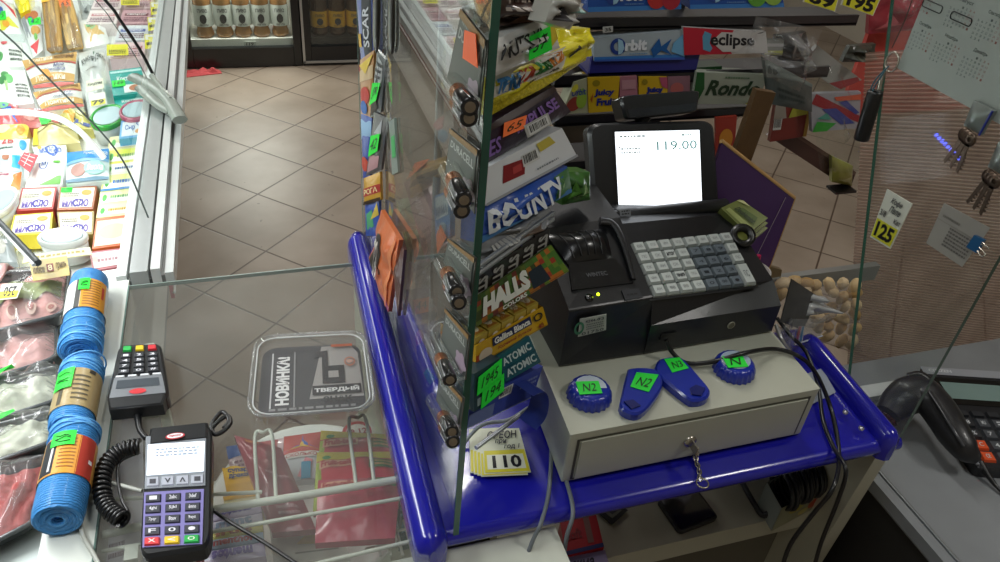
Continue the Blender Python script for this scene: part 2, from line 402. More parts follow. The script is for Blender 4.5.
# rag at the fridge foot
g = G(); sh = Sheet(Q(PZ(.004), (186, 77), (222, 73), (220, 70), (187, 70)), b=.012, crinkle=1.0, n=16); sh.n = 16
g.slab(sh, M('#b8474a', rough=.85, bump=.6), .004); tag(g.build('cleaning_rag'), 'crumpled red rag on the floor by the lit fridge', 'rag')

# ================================================================ left refrigerated showcase
T = .96
met = M('#c4c8c6', rough=.3, metal=.6); wh = M('#d6dad6', rough=.4)
case = empty('refrigerated_showcase', (-.6, 2.3, 0), 'long white refrigerated showcase with metal rail and curved glass along the aisle', 'display case')
g = G(); y0, y1 = 1.17, 4.25
g.box((-1.25, y0, .0), (-.36, y1, .62), M('#8b8d8a', rough=.5)); g.box((-1.25, y0, .62), (-1.17, y1, 1.5), wh)
g.box((-1.17, y0, .62), (-.25, y1, .80), wh); g.box((-.25, y0, .62), (-.236, y1, .92), wh)
g.box((-1.17, y0, .80), (-.25, y0+.01, .90), wh)
g.build('case_body', case)
g = G()
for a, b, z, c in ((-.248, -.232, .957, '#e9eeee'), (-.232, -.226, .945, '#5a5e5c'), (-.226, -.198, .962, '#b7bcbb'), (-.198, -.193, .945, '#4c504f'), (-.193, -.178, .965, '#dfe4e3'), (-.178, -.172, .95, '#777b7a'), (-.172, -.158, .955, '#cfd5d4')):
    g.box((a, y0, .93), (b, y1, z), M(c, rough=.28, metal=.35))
g.build('top_rail', case)
g = G(); g.box((-.170, y0, .90), (-.164, y1, .93), M('#8d2a30', rough=.4)); g.box((-.166, y0, .91), (-.161, y1, .914), wh); g.build('price_rail', case)
g = G(); g.box((-1.17, y0, 1.52), (-.62, y1, 1.56), wh); g.box((-.72, y0+.05, 1.505), (-.68, y1-.05, 1.52), M('#ffffff', emit=5)); g.build('canopy_lamp', case)
# curved front glass, its black and thin seals
def arc(ypos, pts, z0=.97):
    return [ony(px, py, ypos) for px, py in pts]
YA = onz(155, 78, .97).y; YB = onz(150, 215, .97).y
A1 = [V((-.222, YA, .962))]+arc(YA, [(140, 50), (120, 20), (105, 0)])+[V((-.42, YA, 1.34)), V((-.58, YA, 1.46)), V((-.70, YA, 1.53))]
A1 = bez(A1, 5)
g = G(); g.tube(A1, .004, M('#15181a', rough=.3)); g.build('glass_seal', case)
B1 = [V((p.x, YB, p.z)) for p in A1]
B1 = bez([V((-.205, YB, .965))]+arc(YB, [(128, 170), (108, 140), (75, 105), (45, 75), (0, 30)])+[V((-.45, YB, 1.42)), V((-.6, YB, 1.5)), V((-.70, YB, 1.53))], 4)
g = G(); g.tube(B1, .0016, M('#55605c', rough=.3)); g.build('glass_edge', case)
C1 = [p+V((-.012, -.03, .002)) for p in A1]
g = G(); g.tube(C1, .0012, M('#66706c', rough=.3)); g.build('glass_edge', case)
n = min(len(A1), len(B1))
pa = [A1[int(i*(len(A1)-1)/24)] for i in range(25)]; vs = []
for p in pa: vs += [V((p.x, YB, p.z)), V((p.x, YA, p.z))]
g = G(); g.add(vs, [(2*i, 2*i+1, 2*i+3, 2*i+2) for i in range(24)], GLASS, True); g.build('curved_glass', case)
vs = []
for p in pa: vs += [V((p.x, YA+.01, p.z)), V((p.x, y1, p.z))]
g = G(); g.add(vs, [(2*i, 2*i+1, 2*i+3, 2*i+2) for i in range(24)], GLASS, True); g.build('curved_glass', case)
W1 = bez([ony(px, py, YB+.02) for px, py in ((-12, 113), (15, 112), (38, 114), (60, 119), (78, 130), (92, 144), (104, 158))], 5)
g = G(); g.tube(W1, .0055, M('#f2f6f4', rough=.2, emit=.5)); g.build('light_reflection', case)  # glowing white tube stands in for a reflection in the curved glass
g = G(); g.tube(Q(PZ(1.0), (-10, 213), (38, 263)), .006, M('#3a3d3f', rough=.35)); g.tube(Q(PZ(1.0), (-10, 217), (34, 265)), .003, M('#c0c4c4', rough=.35)); g.build('support_rod', case)
# grey plastic bracket that grips the glass
gm = M('#8c948c', rough=.35, coat=.3)
g = G(); g.tube(bez(Q(PZ(.985), (133, 77), (148, 84), (160, 92), (170, 103), (180, 120)), 5), [.017]*21, gm, flat=.6)
g.tube(bez(Q(PZ(.98), (140, 88), (158, 104), (172, 112)), 5), [.014]*11, gm, flat=.6)
g.tube(Q(PZ(.99), (152, 76), (170, 100)), .007, gm); g.build('hinge_bracket', case)

# ---------------------------------------------------------------- goods in the showcase
DZ = .83
def cool(name, label, cat, q, base, dec=(), b=.012, z=DZ, t=.03, group=None, st=None, **k):
    return pack(name, label, cat, Q(PZ(z), *q), base, dec, b=b, t=t, group=group, st=st, **k)
g = G(); g.box((-1.16, y0+.02, .80), (-.255, y1-.02, .803), M('#e6eae6', rough=.5)); tag(g.build('display_liner'), 'white liner sheet under the dairy goods in the showcase', 'liner')
cool('snack_bag', 'small white bag with red tip and blue and green print, by the tan strings', 'snack bag', [(-4, 34), (22, 34), (14, 4), (-4, -2)], '#e7efee', [('p', [(.2, .95), (.95, .45), (.9, .7), (.3, 1)], '#cf3340'), ('e', .25, .55, .14, .15, '#3b58a8'), ('p', [(.2, .05), (.95, .15), (.6, .4), (.2, .3)], '#d6d23c'), ('e', .45, .2, .15, .08, '#e0a030')], st=[([(.02, .28), (.5, .28), (.5, .52), (.02, .52)], GREEN, '35')])
cool('snack_bag', 'white bag with grey wave, brown food picture and green sticker', 'snack bag', [(33, 58), (43, 50), (40, 6), (18, 10)], '#e7ecec', [('p', [(.05, .35), (.3, .3), (.25, .9), (.0, .95)], '#8b9096'), ('e', .55, .75, .35, .12, '#b76a3a'), ('e', .45, .62, .14, .1, '#3c58a5'), ('e', .65, .38, .3, .1, '#c99a4c'), ('p', [(.05, .18), (.8, .2), (.4, .0)], '#d8444a'), ('e', .6, .25, .12, .06, '#6bb04a')], st=[([(.35, .5), (1., .52), (1., .68), (.35, .66)], GREEN, '42')])
cool('snack_bag', 'bright yellow crumpled bag between the two snack bags', 'snack bag', [(20, 14), (30, 9), (33, -6), (12, -6)], '#f0de14', [('e', .5, .4, .2, .2, '#f6ec50')], crinkle=.5, z=.85)
def strings(name, label, q, st, seed):
    root = empty(name, Q(PZ(.82), *q)[0], label, 'smoked cheese', 'bags of stringy smoked cheese')
    pts = Q(PZ(.845), *q); sh = Sheet(pts, n=1); g = G(); r = random.Random(seed)
    for i in range(16):
        u = .08+.84*i/15; g.tube([sh.P(u+r.uniform(-.03, .03), .03, r.uniform(0, .008)), sh.P(u+.05*math.sin(i), .35, r.uniform(.004, .016)), sh.P(u-.05*math.sin(i*2), .7, r.uniform(.004, .016)), sh.P(u, .97, r.uniform(0, .008))], .0085, M(r.choice(('#c9a25c', '#b98f48', '#dcb978', '#a67c3a')), rough=.5), n=6)
    g.build('cheese_strands', root)
    b = Sheet([p+V((0, 0, .012)) for p in pts], b=.012, crinkle=.5); g = G(); g.grid(b, -.06, -.03, 1.06, 1.03, FILMWRAP, n=8); w = g.build('clear_bag', root)
    for x in st: sticker(root, b, *x)
strings('smoked_cheese', 'bag of twisted tan smoked cheese with a pale orange sticker', [(50, 54), (62, 52), (57, -2), (43, -2)], [([(-.1, .8), (.45, .8), (.45, 1.), (-.1, 1.)], '#ffc03c', '89')], 1)
strings('smoked_cheese', 'bag of straight tan cheese strings with an orange sticker', [(69, 51), (82, 49), (71, 2), (59, 2)], [([(.02, .72), (.95, .75), (.95, .95), (.02, .92)], ORANGE, '65')], 2)
cool('vacuum_pack', 'silvery grey vacuum pack at the far side of the tan strings', 'vacuum pack', [(82, 20), (98, 15), (98, -6), (76, -6)], '#9aa09e', [('e', .5, .6, .35, .25, '#c0c6c4'), ('p', [(.2, .2), (.5, .1), (.4, .4)], '#5c6264')], crinkle=.6)
cool('cheese_pack', 'white square bag holding a tan block with green label', 'cheese', [(83, 49), (110, 43), (101, 15), (79, 21)], '#f0f3f0', [('p', [(.3, .1), (.9, .25), (.75, .85), (.2, .7)], '#d8b676'), ('e', .45, .62, .2, .15, '#8ecf98'), ('t', 'СЫР', .3, .55, .6, .7, '#2c8a58')])
tan = '#cfa45e'
def slices(q, label):
    cool('cheese_slice_pack', label, 'cheese', q, '#eef0ea', [('r', .0, .68, 1, 1, tan), ('r', .0, .62, 1, .66, '#c95850'), ('r', 0, .0, 1, .08, '#c95850'), ('r', 0, .1, 1, .3, tan), ('t', 'Ломтики', .1, .74, .55, .94, '#f5ead0'), ('t', 'молочные', .58, .76, .95, .92, '#6a4420', dict(italic=.2)), ('t', 'Моя', .55, .47, .78, .58, '#2c3c7c', dict(italic=.3)), ('t', 'Коровка', .35, .34, .8, .46, '#2c3c7c', dict(italic=.3)), ('t', 'Ломтики', .1, .12, .8, .26, '#f5ead0')], group='tan and white packs of sliced cheese', z=.845)
slices([(34, 89), (74, 86), (77, 52), (22, 61)], 'tan and white cheese slice pack, the one nearer the freezer strings')
slices([(43, 112), (84, 107), (80, 83), (33, 93)], 'tan and white cheese slice pack overlapped by its twin')
cool('price_flag', 'tiny orange price flag lying over the upper tan cheese pack', 'price tag', [(48, 76), (53, 77), (48, 69), (40, 69)], '#f0a040', b=0, z=.868, t=.001)
cool('frozen_vegetable_bag', 'white bag with green broccoli picture at the edge of the case', 'frozen food', [(-6, 108), (34, 103), (25, 70), (-6, 70)], '#f0f4f0', [('e', .35, .78, .12, .1, '#3d8a48'), ('e', .45, .62, .14, .14, '#5fae62'), ('e', .28, .6, .12, .12, '#2f7c3e'), ('p', [(.33, .55), (.42, .55), (.42, .3), (.36, .3)], '#9cc884'), ('s', .62, .1, .95, .5, '#2a3a2e', 4)])
cool('frozen_vegetable_bag', 'white bag with green leaf and red heart print above the broccoli bag', 'frozen food', [(-6, 68), (25, 66), (21, 42), (-6, 40)], '#f0f4f0', [('e', .2, .3, .14, .16, '#4a9a55'), ('e', .4, .8, .12, .12, '#cf5058'), ('s', .55, .1, .95, .55, '#28402e', 3)])
cool('frozen_corn_bag', 'tall white glossy bag tagged 79 beside the teal boxes', 'frozen food', [(89, 116), (116, 108), (105, 48), (77, 53)], '#dfe4e2', [('t', 'КУКУРУЗКА', .1, .72, .92, .8, '#555c5a'), ('p', [(.55, .88), (.62, .9), (.56, .82)], '#2c6a44'), ('s', .2, .55, .6, .6, '#505654', 1)], b=.02, crinkle=.3)
def yellowtag(name, label, plane, q, num, top=None, cat='price tag', t=.0015, rot=0, group=None, white=.45):
    return pack(name, label, cat, Q(plane, *q), '#e9eadb', [('r', .03, .04, .97, white, '#e6e23a'), ('t', num, .12, .08, .9, white-.03, '#15151c', dict(rot=rot, bold=.04))]+([('t', top, .1, white+.06, .9, .92, '#202028', dict(italic=.2, bold=0))] if top else []), t=t, group=group)
yellowtag('price_tag', 'yellow and white tag reading 79 on the tall white bag', PZ(.875), [(91, 107), (106, 104), (105, 92), (89, 94)], '79')
pack('price_tag', 'cream handwritten tag on the tall white bag above the 79', 'price tag', Q(PZ(.874), (87, 92), (104, 88), (103, 78), (86, 81)), '#e4e6c8', [('t', 'Кукурузка', .08, .4, .92, .75, '#20282a', dict(italic=.3))], t=.001)
teal = '#1fa59c'
for i, q in enumerate(([(113, 96), (147, 92), (141, 67), (109, 71)], [(117, 111), (150, 105), (147, 93), (114, 98)])):
    cool('prawn_box', ('upper teal box with a green price sticker beside the showcase rail', 'lower teal box tucked under the upper one')[i], 'food box', q, teal, [('r', .03, .86, .97, .94, '#bfe8e4'), ('t', 'Коктейль', .2, .5, .85, .72, '#f4fbfa'), ('r', .35, .05, .95, .35, '#e8f2ee'), ('e', .7, .2, .2, .12, '#b87650')], b=0, t=.03, z=.87-.012*i, st=[([(.03, .3), (.42, .3), (.42, .55), (.03, .55)], GREEN, '149')] if i == 0 else None)
def tub(cx, cy, rx, ry, c, label, z=.86):
    p = PZ(z)(cx, cy); a = PZ(z)(cx+rx, cy)-p; b = PZ(z)(cx, cy-ry)-p; ra = a.length; rb = b.length
    root = empty('cheese_tub', p-V((0, 0, .05)), label, 'food tub', 'round lidded food tubs')
    g = G(); g.lathe(p-V((0, 0, .05)), (0, 0, 1), [(0, 0), (ra*.85, 0), (ra*.96, .045), (0, .046)], wh, ref=a, ry=rb/ra); g.build('tub', root)
    g = G(); cm = M(c, rough=.25, coat=.5)
    g.lathe(p, (0, 0, 1), [(ra*.97, -.008), (ra, -.004), (ra, .004), (ra*.94, .007), (ra*.8, .004), (ra*.78, 0)], cm, n=28, ref=a, ry=rb/ra); g.build('rim', root)
    g = G(); g.lathe(p, (0, 0, 1), [(0, .002), (ra*.79, .002)], card('#a8c4cc'), n=28, ref=a, ry=rb/ra)
    s = Sheet([p-a*.5-b*.4, p+a*.5-b*.4, p+a*.5+b*.4, p-a*.5+b*.4]); decorate(g, s, [('e', .3, .5, .25, .35, '#3f78b8'), ('e', .7, .6, .2, .2, '#4fae5a'), ('t', 'Сырок', .2, .3, .9, .6, '#ffffff')])
    for k in range(len(g.v)): pass
    o = g.build('printed_lid', root); o.location.z += .003
tub(108, 117, 17, 11, '#1fae3a', 'oval tub with bright green rim next to the 79 bag')
tub(136, 111, 16, 9.5, '#b04a68', 'oval tub with dusky pink rim beside the rail', z=.875)
cool('cheese_box', 'pale blue rimmed square tub with blue print near the rail', 'food tub', [(119, 139), (155, 135), (151, 117), (121, 121)], '#5cb0e6', [('r', .06, .1, .92, .9, '#e8f3f8'), ('t', 'ОК', .5, .6, .85, .85, '#2a6cb8'), ('e', .55, .3, .1, .12, '#e8a040'), ('t', 'Сыр', .15, .35, .45, .7, '#2a6cb8')], b=0, z=.87)
cool('sausage_pack', 'pink sausage in a blue and red wrapper under the white arc', 'sausage', [(-6, 130), (22, 127), (17, 104), (-6, 104)], '#cf5a60', [('p', [(.2, .3), (.9, .1), (.75, .6), (.3, .9)], '#2c62c0'), ('e', .4, .7, .3, .2, '#7ab88a')], b=.02)
cool('ham_pack', 'flat pink ham pack with a small green sticker under the white arc', 'ham', [(22, 128), (58, 127), (60, 110), (18, 108)], '#b86460', [('e', .3, .5, .2, .3, '#d08a80'), ('s', .4, .65, .9, .85, '#e8e0f0', 1)], b=.012, st=[([(.55, .02), (.85, .05), (.8, .35), (.5, .3)], GREEN, None)])
cool('mixed_snack_pack', 'yellow and blue crumpled snack pack between cheese and blue tub', 'snack bag', [(64, 130), (93, 129), (85, 112), (53, 106)], '#d9cf74', [('p', [(.2, .5), (.4, .9), (.6, .5), (.4, .2)], '#e0a22c'), ('p', [(.4, .2), (.9, .05), (1, .2), (.5, .4)], '#34509c'), ('e', .75, .65, .12, .2, '#e8e4c0')], crinkle=.5)
cool('cheese_log', 'cream log in wrapper with yellow cap lying across the case', 'cheese', [(33, 146), (80, 143), (75, 126), (34, 130)], '#cdc388', [('r', 0, .55, 1, 1, '#ece6a0'), ('r', 0, 0, .12, 1, '#e8d63c'), ('t', 'Сливочный', .3, .6, .85, .82, '#5c5430')], b=.028, p=2)
cool('butter_pack', 'yellow wrapped butter brick left of the cream log', 'butter', [(-6, 140), (27, 138), (30, 124), (-6, 126)], '#e4d45c', [('e', .3, .5, .2, .3, '#f2ecb0'), ('e', .8, .4, .12, .3, '#d89a3c')])
cool('cottage_cheese_bag', 'white bag with red handwriting left of the red sticker', 'dairy pack', [(-6, 157), (28, 155), (30, 139), (-6, 140)], '#edf3f1', [('t', '2Б', .25, .45, .6, .8, '#c05050'), ('s', .2, .15, .6, .35, '#4a6a60', 1), ('e', .85, .45, .1, .3, '#2f9ad0')])
cool('sour_cream_bag', 'small turquoise and white bag in front of the red handwriting', 'dairy pack', [(-6, 172), (20, 171), (20, 154), (-6, 156)], '#bfe4ec', [('e', .5, .6, .15, .2, '#b0785c'), ('p', [(.7, .1), (1, .1), (1, .9), (.75, .7)], '#29a8d6')])
cool('promo_card', 'tilted red card with white lines near the milk sachet', 'card', [(18, 163), (30, 172), (38, 155), (24, 152)], '#cf3c48', [('r', .1, .75, .9, .8, '#f0d8d8'), ('r', .1, .5, .9, .55, '#f0d8d8'), ('r', .1, .25, .9, .3, '#f0d8d8'), ('r', .45, .05, .5, .95, '#f0d8d8')], b=0, z=.86, t=.002)
cool('milk_sachet', 'white sachet with blue swirl lettering in the middle row', 'dairy pack', [(38, 163), (68, 161), (66, 145), (32, 147)], '#eef3f5', [('o', .55, .5, .2, .35, .35, '#3a62b4'), ('t', 'МОЛОКО', .15, .3, .85, .6, '#5478c0', dict(italic=.3)), ('e', .2, .7, .06, .1, '#e8b040')])
o, sh = cool('processed_cheese_box', 'clear box of processed cheese with bright blue band', 'cheese', [(66, 184), (109, 180), (109, 149), (67, 153)], '#d3e4e6', [('r', 0, .62, 1, 1, '#2c8ed8'), ('t', 'Крестьянка', .42, .72, .97, .9, '#eaf4fa'), ('r', 0, .52, 1, .6, '#86bce0'), ('e', .3, .3, .18, .18, '#b48a80'), ('e', .68, .32, .25, .2, '#9cd0c4'), ('t', 'Виола', .5, .22, .88, .42, '#ffffff', dict(italic=.3)), ('r', 0, 0, 1, .07, '#6f93a8')], b=.01, z=.86)
cool('cream_cheese_bag', 'white bag with blue circled mark and green foot', 'dairy pack', [(25, 188), (62, 185), (67, 160), (32, 163)], '#f0f4f0', [('o', .42, .72, .13, .2, .2, '#38589c'), ('t', 'М', .36, .62, .48, .82, '#38589c'), ('p', [(.35, .02), (.95, .02), (.95, .3), (.6, .1)], '#78b860'), ('e', .75, .85, .1, .1, '#68c040')])
cool('cottage_cheese_bag', 'white and orange bag at the case edge beside the red bordered butter', 'dairy pack', [(-6, 192), (20, 190), (22, 172), (-6, 172)], '#eff0ea', [('p', [(.6, 0), (1, 0), (1, 1), (.75, .6)], '#e0904c'), ('s', .2, .5, .6, .9, '#b05070', 2)])
def butter(q, label, border, st=None, body='#f0ead6'):
    cool('spread_box', label, 'butter', q, border, [('r', .05, .08, .95, .93, body), ('t', 'МАСЛО', .12, .1, .85, .42, '#5b48a0', dict(bold=.05)), ('o', .55, .28, .16, .16, .3, '#3c3c9c'), ('e', .75, .7, .14, .12, '#e8a44c'), ('s', .1, .5, .55, .7, '#8a8a80', 2)], b=0, t=.035, z=.85, st=st)
butter([(16, 211), (53, 209), (57, 187), (22, 188)], 'boxed spread with dark red border, outer one of the pair', '#b03a38')
butter([(57, 210), (93, 209), (97, 186), (60, 187)], 'boxed spread with brown border and green sticker', '#a85c34', [([(.05, .72), (.35, .72), (.35, .92), (.05, .92)], GREEN, None)])
butter([(60, 236), (93, 234), (94, 211), (57, 212)], 'boxed spread with olive border in the second row', '#9c8a4a')
butter([(9, 236), (51, 233), (53, 212), (14, 215)], 'boxed spread with yellow border in the second row', '#e6d23c')
yc = [(102, 147, 108, 151, 150, 136), (101, 160, 104, 150, 149, 148), (100, 173, 103, 149, 148, 161)]
rows = [('#e9e0a4', 'cream and orange carton uppermost of the rail column', 136, 150), ('#e8ec4c', 'bright yellow carton second in the rail column', 150, 164), ('#eef0e0', 'white folded paper strip with blue hand lettering in the rail column', 164, 175), ('#e6ea90', 'pale lime carton with blue base line in the rail column', 175, 191), ('#eef0a8', 'lime white carton with a green mark in the rail column', 191, 205), ('#f0ecb4', 'lemon white carton lowest of the lime ones', 205, 217)]
for i, (c, lb, ya, yb) in enumerate(rows):
    xl = lambda y: 110-(y-135)*.17; xr = lambda y: 151-(y-135)*.12
    cool('dairy_carton', lb, 'carton', [(xl(yb), yb+1), (xr(yb), yb-4), (xr(ya), ya-4), (xl(ya), ya+1)], c, [('r', .05, .15, .9, .5, '#f6f6e8'), ('e', .12, .5, .05, .25, '#54b850'), ('s', .25, .3, .8, .7, ['#d08a40', '#70a030', '#2a60a0', '#3070c0', '#60a060', '#c8a030'][i], 1)]+([('r', 0, 0, 1, .12, '#2c86d0')] if i == 3 else []), b=0, t=.03, z=.85, group=None)
cool('pastry_box', 'white box with orange border beside the rail', 'carton', [(92, 249), (139, 243), (142, 213), (96, 219)], '#cf6a3a', [('r', .04, .06, .95, .9, '#f2e3cc'), ('e', .4, .5, .3, .25, '#f4cfae')], b=0, t=.035, z=.85)
cool('pastry_box', 'white box with dark red rim and tiny print nearest the white ledge', 'carton', [(93, 271), (134, 264), (138, 246), (89, 252)], '#b06a70', [('r', .04, .1, .96, .9, '#ecdedd'), ('s', .15, .3, .85, .6, '#b08890', 1)], b=0, t=.035, z=.85)
cool('pastry_box', 'plain white box with a yellow corner before the white ledge', 'carton', [(96, 290), (130, 284), (134, 266), (97, 272)], '#eef0ee', [('p', [(.6, .05), (.95, .1), (.9, .6), (.75, .7)], '#d8cc50')], b=0, t=.035, z=.85)
tub(0, 203, 15, 14, '#e8ecea', 'round plain white tub at the edge of the case', z=.865)
tub(63, 238, 25, 8, '#ccd2ce', 'wide white oval tub before the spread boxes', z=.865)
cool('shelf_label_strip', 'long yellowish printed label strip before the oval tub', 'label strip', [(22, 263), (92, 254), (90, 247), (24, 256)], '#e8e4b0', [('s', .1, .2, .9, .8, '#a89858', 1)], b=0, z=.875, t=.002)
cool('glass_shelf_tray', 'dull grey food tray at the near corner of the showcase', 'tray', [(-8, 262), (17, 262), (12, 238), (-8, 238)], '#8c9494', [('e', .4, .5, .3, .3, '#a8a8a0')], b=.01, z=.86)
# back rows: cartons stepping away along the case with tags
cnt = 0
for r_ in range(9):
    yy = 2.52+r_*.17
    for c in range(6):
        x = -.30-.105*c; 
        if c > 1 and r_ < 5 or c == 1 and r_ < 2: continue
        w, d = .095, .15; col = ['#e3c8cc', '#f0e6e4', '#dfe4e8', '#e9dcdc', '#d2a8b0', '#f2f2ee'][(r_*2+c*3) % 6]
        pt = V((x-w, yy, .80)); g = G(); sh = Sheet([pt+V((0, 0, .045)), pt+V((w, 0, .045)), pt+V((w, d, .045)), pt+V((0, d, .045))])
        g.slab(sh, card(col), .043); decorate(g, sh, [('r', .1, .55, .9, .75, ['#a85a68', '#5a6aa8', '#7c4450', '#c88a90'][(r_+c) % 4]), ('t', 'творог', .15, .58, .85, .72, '#f0f0f0'), ('s', .1, .1, .9, .45, '#703c54', 3)])
        tag(g.build('curd_carton'), 'pale pink or white printed carton in the far rows of the showcase', 'carton', 'pale cartons in the far rows')
    if r_ % 1 == 0:
        pt = V((-.292, yy+.01, .87)); sh = Sheet([pt, pt+V((.05, 0, .01)), pt+V((.05, .05, .03)), pt+V((0, .05, .03))]); g = G(); g.slab(sh, card('#e6de2c'), .001); decorate(g, sh, [('r', .05, .6, .95, .95, '#e8e8e0'), ('s', .1, .1, .9, .5, '#202020', 1)])
        tag(g.build('price_tag'), 'yellow and white price tag along the far rail of the showcase', 'price tag', 'yellow tags along the far rail')
        if r_ % 3 == 0:
            pt = V((-.40, yy-.01, .86)); sh = Sheet([pt, pt+V((.06, 0, .0)), pt+V((.06, .04, .02)), pt+V((0, .04, .02))]); g = G(); g.slab(sh, card('#e6de2c'), .001); g.scrib(sh, .1, .1, .9, .5, off=.001)
            tag(g.build('price_tag'), 'yellow price tag lying on a far pale carton', 'price tag', 'yellow tags on the far cartons')
# ================================================================ white ledge, meat case
g = G(); g.box((-.283, .30, .90), (-.226, 1.155, .958), M('#d3d8d0', rough=.35, coat=.2)); g.box((-.300, .30, .5), (-.283, 1.155, .90), M('#c9cdc6', rough=.5))
tag(g.build('display_ledge', bevel=.003), 'white ledge board under the blue twine rolls beside the glass counter top', 'ledge')
mc = empty('meat_case', (-.6, .75, 0), 'grey open refrigerated case holding the meat trays', 'display case')
g = G(); g.box((-1.2, .60, .0), (-.30, 1.16, .50), M('#5d615f', rough=.5)); g.box((-1.2, .62, .5), (-.30, 1.16, .80), M('#6d7472', rough=.5)); g.build('case_body', mc)
g = G(); g.box((-1.2, .60, .80), (-.30, 1.16, .835), M('#9aa2a0', rough=.3, metal=.4)); g.build('case_deck', mc, bevel=.003)
g = G(); g.box((-1.2, 1.135, .835), (-.30, 1.15, .89), M('#a7aeac', rough=.3, metal=.5)); g.build('divider', mc)

def tray(q, label, name, meat, z, h=.035, st=None, kind='mince', extra=None):
    pts = Q(PZ(z), *q); root = empty(name, sum(pts, V())/4-V((0, 0, h)), label, 'meat tray', 'meat trays stacked in the case')
    sh = Sheet(pts, b=.0, n=1)
    def outl(k, zz): c = sum(pts, V())/4; return [c+(sh.P(.5+a, .5+b)-c)*k+V((0, 0, zz)) for a, b in rr(1, 1, .14, 3)]
    g = G(); o1, o2 = outl(.86, -h), outl(1.0, -.004); n = len(o1); tm = M('#4a4e50', rough=.25, coat=.6)
    g.add(o1+o2, [(i, (i+1) % n, n+(i+1) % n, n+i) for i in range(n)], tm, True); g.add(o1, [range(n)], tm); g.tube(outl(1.0, -.003), .0035, tm, closed=True); g.build('tray_base', root)
    g = G(); ms = Sheet([sh.P(.06, .08, -.014), sh.P(.94, .08, -.014), sh.P(.94, .92, -.014), sh.P(.06, .92, -.014)], b=.018, crinkle=.5, n=18)
    g.slab(ms, M(meat, rough=.5, bump=1., bscale=90 if kind == 'mince' else 50, vary=.3, vscale=60), .006)
    if kind == 'sausage':
        for i in range(4): g.ell(ms, .12+.25*i, .14, .07, .09, M('#d9b8a8', rough=.4), .006); g.ell(ms, .12+.25*i, .14, .045, .055, M('#a86a60', rough=.4), .0075)
        g.grid(ms, .02, .36, .98, .72, M('#93a06a', rough=.5, bump=.8, vary=.3), .004)
    g.build('meat' if kind != 'cabbage' else 'salad', root)
    g = G(); fs = Sheet(pts, b=.022, crinkle=.35, p=6, n=14); g.grid(fs, 0, 0, 1, 1, FILMWRAP)
    for i in range(10 if kind != 'mince' else 0):
        v = .1+.8*i/9; g.tube([fs.P(.9, v, .001), fs.P(.99, v, 0)], .0012, CLEARPLASTIC, n=4)
    g.build('clear_lid', root)
    for x in (st or []): sticker(root, fs, *x, off=.004)
    if extra: extra(root, fs)
    return root
def ex1(root, fs):
    g = G(); s = Sheet(Q(PZ(.957), (33, 281), (70, 275), (67, 256), (29, 261))); g.slab(s, card('#b5a05a'), .0006); decorate(g, s, [('t', 'колбаски', .05, .3, .36, .7, '#57431c', dict(italic=.3)), ('r', .42, .3, .6, .7, '#7c3028'), ('t', '8', .45, .35, .57, .65, '#e8d8b0'), ('t', 'гриль', .66, .3, .95, .7, '#57431c', dict(italic=.3))]); g.build('paper_label', root)
    g = G(); s = Sheet(Q(PZ(.957), (-2, 300), (17, 298), (23, 283), (2, 284))); g.slab(s, card('#e6e6dc'), .0006); decorate(g, s, [('r', .0, .05, .95, .5, '#e2d838'), ('t', '250', .2, .15, .8, .8, '#181820', dict(rot=180))]); g.build('price_sticker', root)
    g = G(); g.tube(bez([fs.P(.34, 1.0, .006), fs.P(.32, .8, .012), fs.P(.3, .6, .012), fs.P(.05, .3, .01), fs.P(.03, .05, .006)], 4), .009, M('#c89a98', rough=.3, coat=.5), flat=.4); g.build('pink_band', root)
tray([(-22, 334), (64, 312), (70, 264), (-22, 276)], 'topmost meat tray with pink sausages, green filling and a tan paper label', 'meat_tray', '#d09a94', .925, .035, kind='sausage', extra=ex1)
tray([(-22, 382), (56, 356), (56, 322), (-22, 334)], 'second meat tray of pink chops with a small yellow tag', 'meat_tray', '#cc9c98', .895, .03, st=[([(.05, .5), (.28, .52), (.26, .9), (.04, .85)], '#e0dc60', '198')], kind='chops')
tray([(-22, 424), (58, 398), (58, 364), (-22, 384)], 'third tray of pale chopped salad with a green sticker', 'salad_tray', '#d2d6c4', .885, .03, st=[([(.05, .55), (.5, .72), (.5, .9), (.05, .8)], GREEN, '89')], kind='cabbage')
tray([(-22, 466), (52, 440), (56, 408), (-22, 428)], 'fourth tray of pale salad with green sticker, lying above the mince', 'salad_tray', '#d2d6c4', .88, .03, st=[([(.05, .6), (.55, .75), (.5, .95), (.05, .85)], GREEN, '89')], kind='cabbage')
tray([(-22, 548), (34, 520), (50, 452), (-22, 470)], 'large tray of red mince nearest the end of the case', 'mince_tray', '#b05654', .865, .025)

